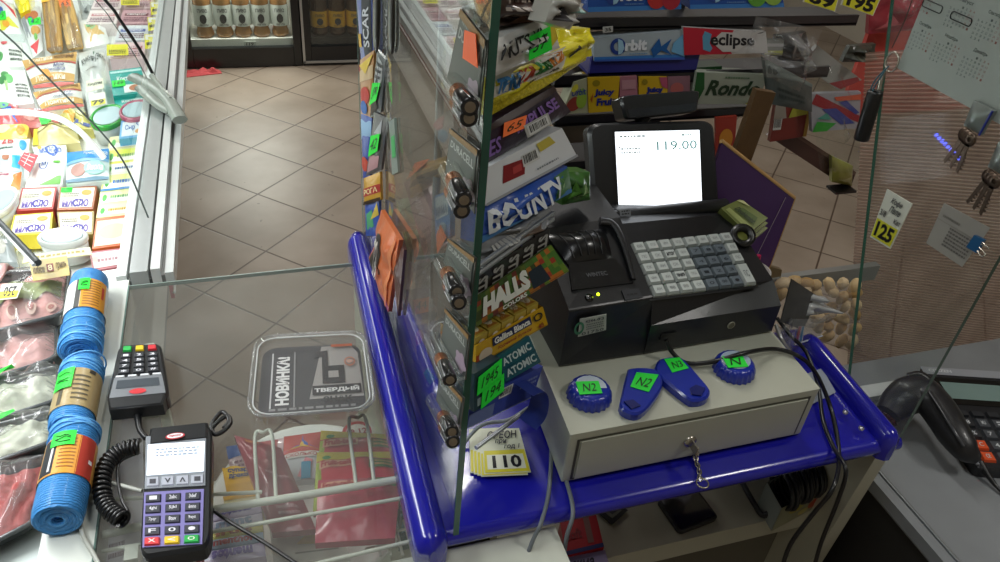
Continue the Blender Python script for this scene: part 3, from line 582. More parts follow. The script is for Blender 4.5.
# ---------------------------------------------------------------- rolls of blue twine on the ledge
def twine(q0, q1, r, label, wrap, st, seed):
    z = .958+r; a, b = onz(*q0, z), onz(*q1, z); ax = (b-a); ln = ax.length; ax.normalize()
    root = empty('twine_roll', (a+b)/2-V((0, 0, r)), label, 'twine roll', 'rolls of blue twine on the ledge')
    tw = bpy.data.materials.get('twine')
    if not tw:
        tw = M('#3f93dc', rough=.5, coat=.15, vary=.12, vscale=40).copy(); tw.name = 'twine'; nt = tw.node_tree; wv = nt.nodes.new('ShaderNodeTexWave'); wv.bands_direction = 'Y'; wv.inputs['Scale'].default_value = 90; wv.inputs['Distortion'].default_value = 3; wv.inputs['Detail Scale'].default_value = 2
        tc = nt.nodes.new('ShaderNodeTexCoord'); nt.links.new(tc.outputs['Object'], wv.inputs['Vector']); bp = nt.nodes.new('ShaderNodeBump'); bp.inputs['Strength'].default_value = .7; bp.inputs['Distance'].default_value = .003
        nt.links.new(wv.outputs['Fac'], bp.inputs['Height']); nt.links.new(bp.outputs[0], nt.nodes['Principled BSDF'].inputs['Normal'])
    g = G(); g.lathe(a, ax, [(r*.2, .012), (r*.25, .001), (r*.85, 0), (r*.97, .004), (r, .012), (r*1.0, ln*.5), (r, ln-.012), (r*.96, ln-.003), (r*.85, ln), (r*.7, ln-.003), (r*.6, ln), (r*.45, ln-.003), (r*.35, ln), (r*.22, ln-.002), (r*.2, ln-.02), (0, ln-.02)], tw, n=36)
    side = V((0, 0, 1)).cross(ax).normalized(); rs = random.Random(seed)
    for i in range(5):
        f = rs.uniform(.04, .2); 
        if seed == 1: f = .72+.25*rs.random()
        c = a+ax*ln*f; t = rs.uniform(-.5, .5)*.02
        g.tube([c+(side*math.cos(q)+V((0, 0, 1))*math.sin(q))*(r+.001)+ax*t*math.cos(q*1) for q in [2*math.pi*k/24 for k in range(24)]], .0012, M('#66b0ea', rough=.5), closed=True, n=5)
    g.build('twine', root)
    w0, w1 = wrap[0]*ln, wrap[1]*ln; rw = r+.0012; g = G()
    def P(f, ang, e=0): return a+ax*(w0+(w1-w0)*f)+(side*math.cos(ang)+V((0, 0, 1))*math.sin(ang))*(rw+e)
    def cyl(f0, f1, a0, a1, mat, e):
        k = max(2, int(abs(a1-a0)/.15)); vs = [P(f, a0+(a1-a0)*i/k, e) for i in range(k+1) for f in (f0, f1)]
        g.add(vs, [(2*i, 2*i+1, 2*i+3, 2*i+2) for i in range(k)], hexm(mat), True)
    cyl(0, 1, 0, 2*math.pi, card(wrap[2]), 0)
    kind = wrap[3]
    # ang 0 = side*(+): ax points to camera, side = ax x z
    if kind == 'orange':
        cyl(.04, .96, 1.85, 2.5, '#22242a', .0004); cyl(0, 1, .2, 1.0, '#b83a2c', .0004); cyl(0, 1, .95, 1.85, '#e09a2c', .0004)
        for i in range(9): cyl(.1+.09*i, .13+.09*i, 1.1, 1.7, '#a06418', .0008)
        cyl(.15, .9, 1.95, 2.05, '#d8d8d8', .0008); cyl(.55, .65, .3, .5, '#f0f0f0', .0008)
    elif kind == 'yellow':
        cyl(0, 1, 1.9, 2.7, '#d6d8d6', .0004); cyl(0, 1, 1.65, 1.9, '#2c2a28', .0004); cyl(.0, 1, .3, 1.62, '#d3932c', .0004)
        for i in range(10): cyl(.08+.09*i, .11+.09*i, .7, 1.5, '#8c5a1c', .0008)
        cyl(.2, .6, .45, .6, '#b83a2c', .0008)
    else:
        cyl(.05, .95, 1.9, 2.1, '#4c4636', .0004)
        for i in range(6): cyl(.2+.12*i, .24+.12*i, .8, 1.5, '#58503c', .0006)
        cyl(.02, .12, .6, .9, '#38342c', .0006)
    g.build('paper_wrapper', root)
    g = G(); f0, f1, a0, a1 = st; k = 8; vs = [P(f, a0+(a1-a0)*i/k, .002) for i in range(k+1) for f in (f0, f1)]; g.add(vs, [(2*i, 2*i+1, 2*i+3, 2*i+2) for i in range(k)], M(GREEN, rough=.5, emit=.04), True)
    for i in range(3):
        vs = [P(f0+(f1-f0)*(.3+.2*i), a0+(a1-a0)*t, .0026) for t in (.2, .4, .6, .8)]; g.tube([v+ax*rs.uniform(-.003, .003) for v in vs], .0006, '#123018', n=4)
    g.build('price_sticker', root)
    return root
twine((90, 280), (80, 353), .0275, 'twine roll with white and yellow wrapper at the far end of the ledge', (.20, .60, '#c8cac6', 'yellow'), (.02, .42, 1.25, 1.75), 1)
twine((84, 364), (70, 430), .0265, 'twine roll with tan wrapper between the two others', (.30, .86, '#a89468', 'tan'), (.0, .55, 1.55, 2.4), 2)
twine((77, 428), (57, 522), .0275, 'twine roll with orange and red wrapper nearest the mince tray', (.26, .68, '#d8a050', 'orange'), (-.08, .30, 1.2, 2.1), 3)

# ================================================================ glass counter
ct = empty('service_counter', (.3, .8, 0), 'blue topped shop counter with a clear glass serving plate', 'counter')
g = G(); g.box((-.224, .34, .952), (.140, 1.135, .959), COUNTERGLASS); g.box((-.224, 1.135, .952), (.140, 1.137, .959), M('#7d8f88', rough=.2)); g.box((-.226, .34, .952), (-.224, 1.137, .959), M('#5f7870', rough=.2)); g.build('glass_plate', ct)
BLUE = M('#1a1a9e', rough=.22, coat=.6, vary=.05, bump=.08, bscale=14)
# blue shelf with rounded lip
def rprof(x0, x1, yc, z1, r): return None
g = G(); xs0, xs1 = .150, .852; yF, yB, zt, th = .538, .80, .96, .026
prof = [(yB, zt-th), (yF+.012, zt-th)]+[(yF+.013-.013*math.sin(R_(a)), zt-.013-.013*math.cos(R_(a))) for a in range(0, 181, 30)]+[(yB, zt)]
k = len(prof); vs = [V((x, y, z)) for x in (xs0, xs1) for y, z in prof]
g.add(vs, [(i, (i+1) % k, k+(i+1) % k, k+i) for i in range(k)], BLUE, False); g.add(vs[:k], [range(k-1, -1, -1)], BLUE); g.add(vs[k:], [range(k)], BLUE)
for p in range(len(g.sm)): g.sm[p] = 2 <= p <= 7
g.box((.150, .80, .934), (.20, 1.215, .96), BLUE)
g.build('blue_shelf', ct)
def rail(xa, ya, xb, yb, w, label=None):
    """raised half-round edge profile running back from the front edge"""
    a, b = V((xa, ya, 0)), V((xb, yb, 0)); d = (b-a).normalized(); s = V((d.y, -d.x, 0)); g = G(); n = 12
    sec = [(-w/2, .932)]+[(w/2*math.cos(R_(180-i*180/n)), .958+.024*math.sin(R_(180-i*180/n))) for i in range(n+1)]+[(w/2, .932)]
    rings = []
    for t, sc, dz in ((0, .25, -.016), (.006, .8, -.004), (.016, 1, 0), ((b-a).length-.025, 1, 0), ((b-a).length-.008, .8, -.003), ((b-a).length, .4, -.014)):
        c = a+d*t; rings.append([c+s*x*sc+V((0, 0, min(z, 9)+dz if z > .94 else z)) for x, z in sec])
    m_ = len(sec); vs = [p for r in rings for p in r]
    g.add(vs, [(i*m_+j, i*m_+j+1, (i+1)*m_+j+1, (i+1)*m_+j) for i in range(len(rings)-1) for j in range(m_-1)], BLUE, True)
    g.add(rings[0], [range(m_-1, -1, -1)], BLUE); g.add(rings[-1], [range(m_)], BLUE)
    return g.build('edge_profile', ct)
rail(.146, .520, .162, 1.215, .042); 
rail(.826, .532, .846, .775, .034)
g = G()
for px, py in ((861, 429), (845, 413)): p = onz(px, py, .968); g.lathe(p, (0, 0, 1), [(.004, 0), (.004, .003), (0, .004)], M('#c8c8cc', rough=.3, metal=.8), n=12)
g.build('screw', ct)
# cabinet under the serving plate and under the blue shelf
cw = M('#b9b8a6', rough=.5, vary=.04)
g = G(); g.box((.096, .36, .80), (.312, .545, .928), M('#cfd2c4', rough=.4))
g.build('drawer_box', ct, bevel=.003)
g = G(); g.box((.30, .62, .655), (.985, 1.12, .70), cw, top=M('#a8a492', rough=.6)); g.build('lower_shelf', ct, bevel=.002)
g = G(); g.box((.965, .62, .0), (.985, 1.12, .655), cw)
g.hexa([V((.845, .60, .0)), V((.872, .60, .0)), V((.872, .80, .0)), V((.845, .80, .0))], [V((.845, .56, .934)), V((.872, .56, .934)), V((.872, .80, .934)), V((.845, .80, .934))], cw)
g.box((.30, 1.10, .0), (.965, 1.12, .86), M('#4c4a44', rough=.7)); g.box((.14, .60, .0), (.16, 1.12, .93), cw); g.build('side_panel', ct)
g = G(); g.box((.30, .66, .0), (.965, .68, .6), M('#6b685c', rough=.7)); g.build('lower_front', ct)

# ---------------------------------------------------------------- white wire rack with sweets under the plate
wr = empty('wire_rack', (0, .8, 0), 'white wire rack hanging below the glass plate, full of sweets', 'rack')
ww = M('#dfe4d8', rough=.35, coat=.4)
g = G()
g.tube(Q(PZ(.93), (98, 536), (212, 510), (300, 496), (418, 476)), .0052, ww)
g.build('thick_rail', wr)
g = G()
for a, b in (((98, 552), (420, 495)), ((205, 590), (425, 538)), ((100, 500), (262, 492))): g.tube(Q(PZ(.925), a, b), .0026, ww)
g.build('thin_rail', wr)
def hook(a, b, c, d, nm='wire_loop'):
    g = G(); p = Q(PZ(.925), a, b); q = Q(PZ(.905), c, d); g.tube(bez([p[0], q[0], (q[0]+q[1])/2+(q[0]-p[0]).normalized()*.008, q[1], p[1]], 6), .0026, ww); return g.build(nm, wr)
hook((258, 500), (276, 497), (255, 437), (272, 435)); hook((356, 484), (374, 481), (349, 422), (366, 420))
g = G()
for x0 in (372, 382, 394, 404): g.tube([onz(x0, 520, .86), onz(x0+9, 556, .86)], .002, ww)
for yy in (532, 545): g.tube(Q(PZ(.86), (365, yy+4), (425, yy-6)), .002, ww)
g.build('wire_grid', wr)
g = G(); g.box((-.20, .62, .0), (-.185, .64, .93), ww); g.box((-.20, 1.0, .0), (-.185, 1.015, .93), ww); g.box((-.2, .62, .60), (.14, 1.0, .605), ww); g.build('frame', wr)
# oval white dish / bag board
C0 = onz(310, 500, .80); ca, cb = onz(406, 478, .80)-C0, onz(322, 424, .80)-C0
g = G(); g.lathe(C0-V((0, 0, .02)), (0, 0, 1), [(0, 0), (ca.length*.94, 0), (ca.length, .02), (ca.length*.96, .022), (ca.length*.9, .01), (0, .008)], M('#f0f2ec', rough=.35, emit=.08), n=40, ref=ca, ry=cb.length/ca.length)  # slight emission brightens the dish, dim under the plate
lb = g.build('serving_dish'); tag(lb, 'large white oval dish under the sweets beneath the glass plate', 'dish')
g = G(); cc = onz(357, 432, .806); g.lathe(cc, (0, 0, 1), [(.024, 0), (.018, 0)], ink('#b8383c'), n=24); s_ = Sheet([cc+V((-.016, -.008, 0)), cc+V((.016, -.008, 0)), cc+V((.016, .008, 0)), cc+V((-.016, .008, 0))]); g.text(s_, '18.12', 0, .1, 1, .9, '#a02c30', .001); g.lathe(cc, (0, 0, 1), [(.018, -.0002), (0, -.0002)], card('#e8e4dc'), n=24); g.build('round_sticker', lb)
def sweet(name, label, q, base, dec, z=.81, b=.006, t=.012, group=None, cat='sweets', **k): return pack(name, label, cat, Q(PZ(z), *q), base, dec, b=b, t=t, group=group, **k)
sweet('gum_box', 'blue and orange printed sweets box behind the maroon pouch', [(282, 482), (320, 478), (322, 432), (284, 437)], '#c9ccd0', [('r', 0, .55, 1, 1, '#b83a34'), ('p', [(0, .6), (.5, .95), (1, .6)], '#2c58b0'), ('p', [(.1, .62), (.5, .78), (1, .58), (.5, .66)], '#e0b030'), ('r', 0, .42, 1, .54, '#e6e6e0'), ('t', 'СКОЛЬКО', .08, .44, .9, .52, '#b02c30'), ('p', [(.4, .05), (.6, .4), (.8, .35), (.7, 0)], '#d8808c'), ('r', .5, 0, .75, .3, '#3a9ac0')])
sweet('gum_box', 'faded pink and blue sweets box left of the wire loop', [(232, 480), (280, 474), (284, 438), (226, 447)], '#c8a8ae', [('r', 0, .6, .3, 1, '#3c5ea8'), ('r', .35, .5, .9, .95, '#a8484c'), ('s', .1, .1, .9, .5, '#7a4a60', 3)], z=.805)
sweet('sweets_pouch', 'maroon pillow pouch leaning through the first wire loop', [(272, 533), (316, 529), (281, 448), (234, 435)], '#8c2438', [('t', 'конфеты', .35, .5, .85, .56, '#c8909a'), ('s', .3, .12, .8, .32, '#b08088', 3), ('r', .2, .93, .5, .96, '#b86a3a')], z=.875, b=.012, crinkle=.3)
frt = '#c42c44'
def fruit(q, lb, z): sweet('chewy_sweets_bag', lb, q, frt, [('r', 0, .82, 1, 1, '#c8b428'), ('p', [(0, 0), (.12, 0), (.05, .8), (0, .8)], '#98a82c'), ('r', .04, .66, .46, .80, '#d89880'), ('t', 'Fruit-tella', .06, .68, .44, .79, '#b02030', dict(bold=.04)), ('e', .12, .86, .05, .04, '#3c8a3c'), ('r', .62, .60, .95, .76, '#4a6a34'), ('s', .65, .62, .92, .74, '#c89060', 2), ('e', .25, .3, .15, .12, '#b83c4c')], z=z, b=.010, crinkle=.25, group='red and yellow bags of fruit chews')
fruit([(316, 488), (400, 478), (404, 436), (321, 431)], 'red fruit chew bag with yellow top, farthest of the three', .862)
fruit([(313, 512), (399, 503), (402, 452), (317, 453)], 'red fruit chew bag with yellow top, middle of the three', .880)
sweet('chewy_sweets_bag', 'large red fruit chew bag, the frontmost of the three', [(315, 543), (395, 538), (401, 476), (318, 480)], '#b83450', [('r', .04, .76, .46, .92, '#d89880'), ('t', 'Fruit-tella', .06, .78, .44, .90, '#b02030', dict(bold=.04)), ('r', .64, .78, .95, .96, '#4a6a34'), ('s', .66, .8, .92, .94, '#c89060', 2)], z=.896, b=.012, crinkle=.25, group='red and yellow bags of fruit chews')
sweet('mint_box', 'yellow carton with blue speech lettering behind the card terminal', [(228, 500), (258, 492), (256, 466), (222, 468)], '#e0a81c', [('e', .35, .82, .34, .22, '#e8b828'), ('t', 'супер', .15, .78, .75, .95, '#20306c', dict(bold=.05)), ('t', 'дракон', .15, .6, .85, .76, '#20306c', dict(bold=.05)), ('r', 0, 0, 1, .42, '#d09a18')], z=.86, t=.03, b=0)
sweet('mint_box', 'cream and yellow carton with dark blue fruit word', [(226, 515), (264, 509), (258, 492), (223, 497)], '#d8cc9c', [('t', 'Фрукт', .15, .15, .85, .6, '#28306c', dict(bold=.05)), ('r', 0, .75, 1, 1, '#c89828')], z=.86, t=.03, b=0)
lil = [('#b8aac8', (211, 522), (262, 512), (260, 503)), ('#cdc2d8', (209, 533), (263, 523), (262, 513)), ('#d8cc60', (208, 541), (263, 531), (263, 524)), ('#9ab0c8', (206, 550), (264, 541), (263, 532)), ('#b4a4cc', (204, 566), (266, 556), (264, 542))]
for i, (c, bl, br, tr) in enumerate(lil):
    tl = (bl[0]+1, bl[1]-(br[1]-tr[1])); sweet('mint_roll', ['lilac mint roll just below the yellow cartons', 'pale lilac mint roll second below the yellow cartons', 'yellow mint roll in the middle of the mint rolls', 'blue grey mint roll with red words', 'widest lilac mint roll at the bottom of the glass'][i], [bl, br, tr, tl], c, [('t', ['mentos', 'mint', 'fruit', 'menthol', 'mentos'][i], .12, .12, .8, .85, ['#4a3a90', '#8090b0', '#a85a28', '#a02838', '#5a3c98'][i], dict(bold=.05, rot=180 if i in (0, 4) else 0))], z=.865, t=.016, b=.004)
sweet('sweets_box', 'white box with yellow triangles under the pouch', [(274, 566), (350, 556), (336, 526), (270, 532)], '#c8c8bc', [('p', [(.35, .55), (.6, .95), (.95, .6), (.6, .5)], '#c8b848'), ('r', .3, .25, .9, .3, '#8a8a80')], z=.83, b=0)
sweet('gum_bag', 'dark green bag with pale blue vertical lettering next to the blue edge', [(398, 546), (436, 536), (420, 450), (396, 470)], '#1f5c34', [('t', 'DIROL', .1, .12, .45, .85, '#7cc0c8', dict(rot=90)), ('e', .7, .7, .2, .1, '#2a7a44')], z=.84, b=.008)
sweet('sweets_pouch', 'dark red pouch below the card terminal', [(196, 575), (218, 568), (214, 528), (196, 538)], '#7a1c30', [], z=.84)
pack('receipt_sheet', 'white paper sheet lying under the glass left of the coiled cord', 'paper', Q(PZ(.90), (88, 590), (146, 572), (142, 405), (112, 412)), '#dcd8e2', [('s', .3, .1, .6, .2, '#806878', 2)], t=.001)

# ---------------------------------------------------------------- clear plastic tub lid with the printed card
lid = Sheet(Q(PZ(.968), (249, 425), (375, 416), (365, 338), (257, 344)))
def rrs(sh, k, z=0, r=.16): return [sh.P(.5+a*k, .5+b*k)+V((0, 0, z)) for a, b in rr(1, 1, r, 5)]
tb = empty('plastic_tub', lid.P(.5, .5, -.009), 'clear rounded plastic tub with black and white printed card on the glass plate', 'food tub')
g = G(); n = len(rrs(lid, 1)); o = [rrs(lid, .93, -.008), rrs(lid, .98, .012), rrs(lid, 1.02, .014), rrs(lid, 1.0, .016), rrs(lid, .95, .014), rrs(lid, .92, .008)]
for a, b in zip(o, o[1:]): g.add(a+b, [(i, (i+1) % n, n+(i+1) % n, n+i) for i in range(n)], CLEARPLASTIC, True)
g.add(o[-1], [range(n)], CLEARPLASTIC); g.tube(rrs(lid, 1.01, .015), .0022, CLEARPLASTIC, closed=True); g.tube(rrs(lid, .95, .013), .0012, M('#e4e8e6', rough=.2, alpha=.7), closed=True); g.build('clear_tub', tb)
g = G(); cs = Sheet([lid.P(.5-.44, .5-.43, 0), lid.P(.94, .07, 0), lid.P(.94, .93, 0), lid.P(.06, .93, 0)])
g.add([cs.P(.5+a, .5+b, 0) for a, b in rr(1, 1, .15, 5)], [range(n)], card('#3c3c40'))
decorate(g, cs, [('p', [(.47, .2), (.6, .97), (.9, .98), (.97, .85), (.99, .2)], '#a09c98'), ('t', 'НОВИНКА!', .15, .14, .28, .84, '#e6e6e4', dict(rot=90, bold=.05)), ('r', .10, .1, .115, .9, '#c8c8c8'), ('r', .32, .1, .335, .9, '#8c8c8c'),
 ('p', [(.53, .88), (.66, .9), (.66, .66), (.82, .66), (.82, .40), (.6, .40), (.6, .80), (.53, .8)], '#26262a'), ('r', .66, .48, .76, .58, '#a09c98'), ('r', .50, .24, .97, .37, '#1c1c20'), ('t', 'ТВЕРДЫЙ', .52, .265, .95, .345, '#e0e0de', dict(bold=.05)), ('t', 'ЗНАК', .60, .13, .88, .21, '#26262a', dict(bold=.05)),
 ('o', .88, .70, .055, .07, .25, '#b87860'), ('e', .88, .70, .03, .03, '#c8a090'), ('s', .1, .03, .9, .09, '#888888', 1), ('r', .7, .93, .92, .97, '#b85a34')])
g.build('printed_card', tb)

# ---------------------------------------------------------------- card terminal and pin pad
BLK = M('#17191c', rough=.38, coat=.25); BLK2 = M('#24272b', rough=.35)
ts = Sheet([onz(139, 558, .985), onz(210, 547, .985), onz(212, 423, .998), onz(146, 430, .998)])
tm = empty('card_terminal', (ts.P(.5, .5).x, ts.P(.5, .5).y, .959), 'black handheld card terminal with lit white screen and purple keypad', 'card terminal')
g = G(); out = [ts.P(.5+a, .5+b) for a, b in rr(1, 1, .12, 5)]; g.prism(out, .022, BLK, inset=.004)
hb = [ts.P(.06, .86, -.001), ts.P(.94, .86, -.001), ts.P(.94, 1.0, -.001), ts.P(.06, 1.0, -.001)]; g.prism([p+V((0, 0, .004)) for p in hb], .02, BLK, inset=.003); g.build('housing', tm)
def tp(x, y): # crop coords -> px
    return (70+x/2.322, 320+y/2.322)
tpl = PL(ts.P(.5, .5, .0015), ts.N)
def tq(*c): return [tpl(*tp(*p)) for p in c]
g = G(); s1 = Sheet(tq((173, 392), (314, 384), (316, 262), (176, 270))); g.slab(s1, M('#9aa0a8', rough=.3, metal=.4), .002); g.build('screen_bezel', tm)
g = G(); s2 = Sheet(tq((178, 362), (311, 352), (313, 282), (181, 290))); s2 = Sheet([p+s2.N*.0008 for p in s2.c]); g.slab(s2, M('#e6eef6', emit=.75, rough=.2), .0004); g.scrib(s2, .15, .55, .9, .85, '#98a4b4', .0006, 3, 8); g.build('screen', tm)
g = G(); s3 = Sheet(tq((222, 284), (268, 278), (268, 264), (224, 269))); g.ell(s3, .5, .5, .5, .5, '#c02830', .004); g.ell(s3, .5, .5, .42, .38, '#e8e8ec', .0045); g.text(s3, 'ingenico', .2, .3, .8, .7, '#c02830', .005); g.build('oval_badge', tm)
g = G(); s4 = Sheet(tq((168, 528), (307, 520), (311, 392), (172, 400))); g.slab(s4, M('#7f78b4', rough=.4), .002)
tk = g.build('keypad_base', tm)
def key(sh, u0, v0, u1, v1, h, mat, root, name='key', txt=None, inkc='#e8e8f0', r=.0):
    g = G(); ins = .12; top = [sh.P(u0+(u1-u0)*a, v0+(v1-v0)*b, h) for a, b in ((ins*.6, ins*.6), (1-ins*.6, ins*.6), (1-ins*.6, 1-ins*.6), (ins*.6, 1-ins*.6))]; bot = [sh.P(*p, 0) for p in ((u0, v0), (u1, v0), (u1, v1), (u0, v1))]
    g.hexa(bot, top, hexm(mat))
    if txt: g.text(Sheet(top), txt, .22, .22, .78, .78, inkc, .0004, bold=.01)
    return g.build(name, root)
labels = [['1', '2abc', '3def'], ['4ghi', '5jkl', '6mno'], ['7pqr', '8tuv', '9xyz'], ['F', '0', '.']]
for r in range(4):
    for c in range(3): key(s4, .03+.33*c, .79-.2*r, .29+.33*c, .94-.2*r, .002, '#33353f', tm, txt=labels[r][c])
g = None
for c, (col, tx) in enumerate((('#d8363c', 'X'), ('#e8c020', '<'), ('#22a84a', 'O'))): key(s4, .03+.33*c, .02, .29+.33*c, .15, .003, M(col, rough=.4, emit=.1), tm, txt=tx, inkc='#f0f0e8')
for c in range(4): key(s1, .03+.245*c, .03, .24+.245*c, .20, .0015, '#b0b4c0', tm, 'soft_key', txt='-v^-'[c], inkc='#404048')
# pin pad
ps = Sheet([onz(107, 402, .985), onz(168, 396, .985), onz(160, 343, .990), onz(119, 345, .990)])
pp = empty('pin_pad', (ps.P(.5, .5).x, ps.P(.5, .5).y, .959), 'small black pin pad with dark keys and grey lower panel beside the twine', 'pin pad')
g = G(); g.prism([ps.P(.5+a, .5+b) for a, b in rr(1.04, 1.04, .12, 5)], .024, BLK, inset=.004); g.prism([ps.P(u, v, .001) for u, v in ((.05, -.12), (.9, -.12), (1., .1), (-.02, .1))], .022, BLK, inset=.003); g.build('housing', pp)
g = G(); s5 = Sheet([ps.P(.03, .05, .0015), ps.P(.97, .05, .0015), ps.P(.95, .38, .0015), ps.P(.05, .38, .0015)]); g.slab(s5, M('#83878c', rough=.35, metal=.4), .001); g.grid(s5, .08, .42, .92, .85, M('#4a5056', rough=.2), .0006); g.ell(s5, .5, .2, .16, .14, '#c02830', .001); g.build('display_panel', pp)
for c, col in enumerate(('#2aa84c', '#d8b828', '#c83038')): key(ps, .12+.29*c, .86, .32+.29*c, .95, .003, M(col, rough=.4), pp)
for r in range(4):
    for c in range(3): key(ps, .10+.29*c, .73-.095*r, .33+.29*c, .81-.095*r, .0028, '#2c2f34', pp, txt=str(r*3+c+1) if r < 3 else '*0#'[c])
for c in range(4): key(ps, .06+.235*c, .385, .24+.235*c, .42, .002, '#c8ccd0', pp, 'soft_key')
# coiled cord
def coil(path, R, r, turns, mat, n=14):
    pth = bez(path, 8); out = []; tot = turns*n
    for i in range(tot+1):
        f = i/tot*(len(pth)-1); k = min(int(f), len(pth)-2); p = pth[k].lerp(pth[k+1], f-k); t = (pth[k+1]-pth[k]).normalized()
        x = t.cross(V((0, 0, 1))).normalized(); y = x.cross(t); a = 2*math.pi*i/n; out.append(p+x*math.cos(a)*R+y*math.sin(a)*R)
    return out
g = G(); CB = M('#101113', rough=.35, coat=.2)
g.tube(bez(Q(PZ(.966), (136, 404), (138, 418), (140, 430), (146, 438)), 4)+[], [.006, .006, .0055, .005, .005, .0045, .0045, .004, .004, .004, .004, .004, .004], CB)
g.tube(coil(Q(PZ(.972), (140, 446), (122, 450), (108, 462), (102, 480), (104, 500), (112, 512), (124, 520)), .0085, .0022, 24, CB), .0026, CB, n=6)
g.tube(bez(Q(PZ(.966), (124, 520), (128, 512), (122, 500), (118, 480), (120, 462), (140, 452)), 5), .002, CB, n=6)
tag(g.build('coiled_cord'), 'black coiled cord joining the pin pad and the card terminal', 'cord')
g = G(); g.tube(bez(Q(PZ(.985), (212, 428), (220, 420), (228, 416), (230, 424), (222, 432), (214, 434), (212, 424), (222, 412), (229, 420), (224, 428)), 5), .0032, CB, n=6); tag(g.build('cable_loop'), 'small tangled black cable at the top corner of the card terminal', 'cable')
g = G(); g.tube(bez(Q(PZ(.963), (104, 575), (94, 555), (83, 535), (80, 510), (83, 490), (92, 483), (110, 483), (142, 491)), 6), .0026, M('#a9aca4', rough=.4), n=8); tag(g.build('thin_grey_cable'), 'thin pale grey cable curving beside the coiled cord', 'cable')
g = G(); g.tube(bez(Q(PZ(.964), (210, 508), (230, 522), (262, 541), (300, 566)), 5), .0024, CB, n=8); tag(g.build('terminal_cable'), 'thin black cable running from the terminal over the glass plate', 'cable')
# ================================================================ glass screen and the goods beside it
XP = .176
screen = empty('glass_screen', (XP, .87, T), 'tall clear glass screen standing along the left blue edge of the counter', 'glass screen')
g = G(); g.box((XP, .545, .955), (XP+.006, 1.235, 1.80), PANE); g.build('glass_sheet', screen)
g = G(); g.box((XP-.0005, .5425, .955), (XP+.0065, .545, 1.80), EDGE); g.build('green_edge', screen); g = G(); g.box((XP-.0003, 1.235, .955), (XP+.0063, 1.2365, 1.80), M('#7c9a90', rough=.2)); g.build('pale_edge', screen)
g = G(); g.box((XP-.004, 1.16, .955), (XP-.001, 1.20, 1.78), CLEARPLASTIC); g.build('corner_strip', screen)
# battery cards hanging in a column against the screen, batteries poking out towards the ledge
def batteries(cq, bl, label, st=None, num=2, text='DURACELL', seed=0):
    root = empty('battery_card', onx(*cq[0], XP-.004), label, 'batteries', 'battery cards hanging on the glass screen')
    pl = PX(XP-.004); c = Q(pl, *cq); sh = Sheet(c); g = G(); g.slab(sh, card('#3e4440'), .0012)
    decorate(g, sh, [('r', .05, .1, .95, .9, '#585e58'), ('t', text, .10, .66, .9, .80, '#b8beb8'), ('s', .15, .84, .8, .92, '#8c948c', 1), ('r', .0, .9, 1, 1, '#8c6a34')]); g.build('card_back', root)
    g = G(); s0 = sh.sub(box4(.62, .05, 1.0, .45), .001); g.add([s0.P(.5+.5*math.cos(q)*(1+.15*math.cos(5*q)), .5+.5*math.sin(q)*(1+.15*math.cos(5*q))) for q in [2*math.pi*k/30 for k in range(30)]], [range(30)], M('#a894a6', rough=.4)); g.build('flower_print', root)
    for i in range(num):
        a = onx(*bl[i][0], XP-.016); b = onx(*bl[i][1], XP-.016-.006); ax = (b-a); L_ = .050; ax = ax.normalized()
        o = V((0, 0, 0)); r = .0072; g = G()
        g.lathe(b-ax*L_, ax, [(0, -.002), (.0025, -.002), (.0025, 0), (r, .0005), (r, L_*.32)], M('#c07a4c', rough=.25, metal=.8), n=18)
        g.lathe(b-ax*L_, ax, [(r+.0001, L_*.32), (r+.0001, L_-.001), (r*.9, L_), (r*.55, L_+.0004), (0, L_+.0004)], M('#1c1d20', rough=.22, metal=.2, coat=.6), n=18)
        g.lathe(b-ax*L_, ax, [(r*.6, L_+.0008), (0, L_+.0012)], M('#8c8070', rough=.3, metal=.8), n=14)
        side = V((-1, 0, 0)); s3 = Sheet([b-ax*L_*.66+side*(r+.0003)-V((0, 0, .001)), b-ax*.006+side*(r+.0003)-V((0, 0, .001)), b-ax*.006+side*(r+.0003)+V((0, 0, .001)), b-ax*L_*.66+side*(r+.0003)+V((0, 0, .001))])
        g.grid(s3, 0, 0, 1, 1, ink('#c8c8cc'), 0); g.build('battery', root)
    g = G(); a = onx(*bl[0][0], XP-.01); b = onx(*bl[-1][1], XP-.01)
    g.tube([onx(*bl[0][0], XP-.014), onx(*bl[0][1], XP-.016)], .0102, GLASS, n=10, caps=False); g.build('clear_blister', root)
    if st: 
        s2 = Sheet(Q(PX(XP-.007), *st[0])); g = G(); g.slab(s2, M('#ff6a2a', rough=.5, emit=.04), .0005); g.text(s2, st[1], .2, .3, .8, .7, '#5a2010', .0006, rot=90, italic=.2, bold=0); g.build('price_sticker', root)
    return root
batteries([(447, 78), (478, 125), (487, 40), (462, 8)], [((452, 84), (470, 107)), ((455, 98), (469, 118))][:2], 'topmost battery card on the glass, with a tilted orange price sticker', st=([(478, 68), (476, 34), (465, 30), (463, 58)][::-1], '73'))
batteries([(445, 172), (474, 214), (479, 150), (451, 128)], [((449, 170), (464, 200)), ((447, 182), (462, 211))], 'second battery card from the top, with two black ended batteries')
batteries([(443, 262), (470, 305), (476, 258), (449, 238)], [((443, 264), (457, 292)), ((445, 276), (459, 303))], 'third battery card from the top of the glass')
batteries([(441, 340), (465, 380), (470, 335), (446, 308)], [((432, 338), (450, 380))], 'fourth battery card, holding a single long battery', num=1)
batteries([(436, 400), (458, 440), (464, 398), (440, 372)], [((434, 400), (452, 432)), ((436, 412), (453, 442))], 'lowest battery card, just above the counter on the glass')
def gp(name, label, q, base, dec, x, b=.006, cat='snack pack', st=None, t=.006, **k):
    return pack(name, label, cat, Q(PX(x), *q), base, dec, b=b, t=t, st=st, **k)
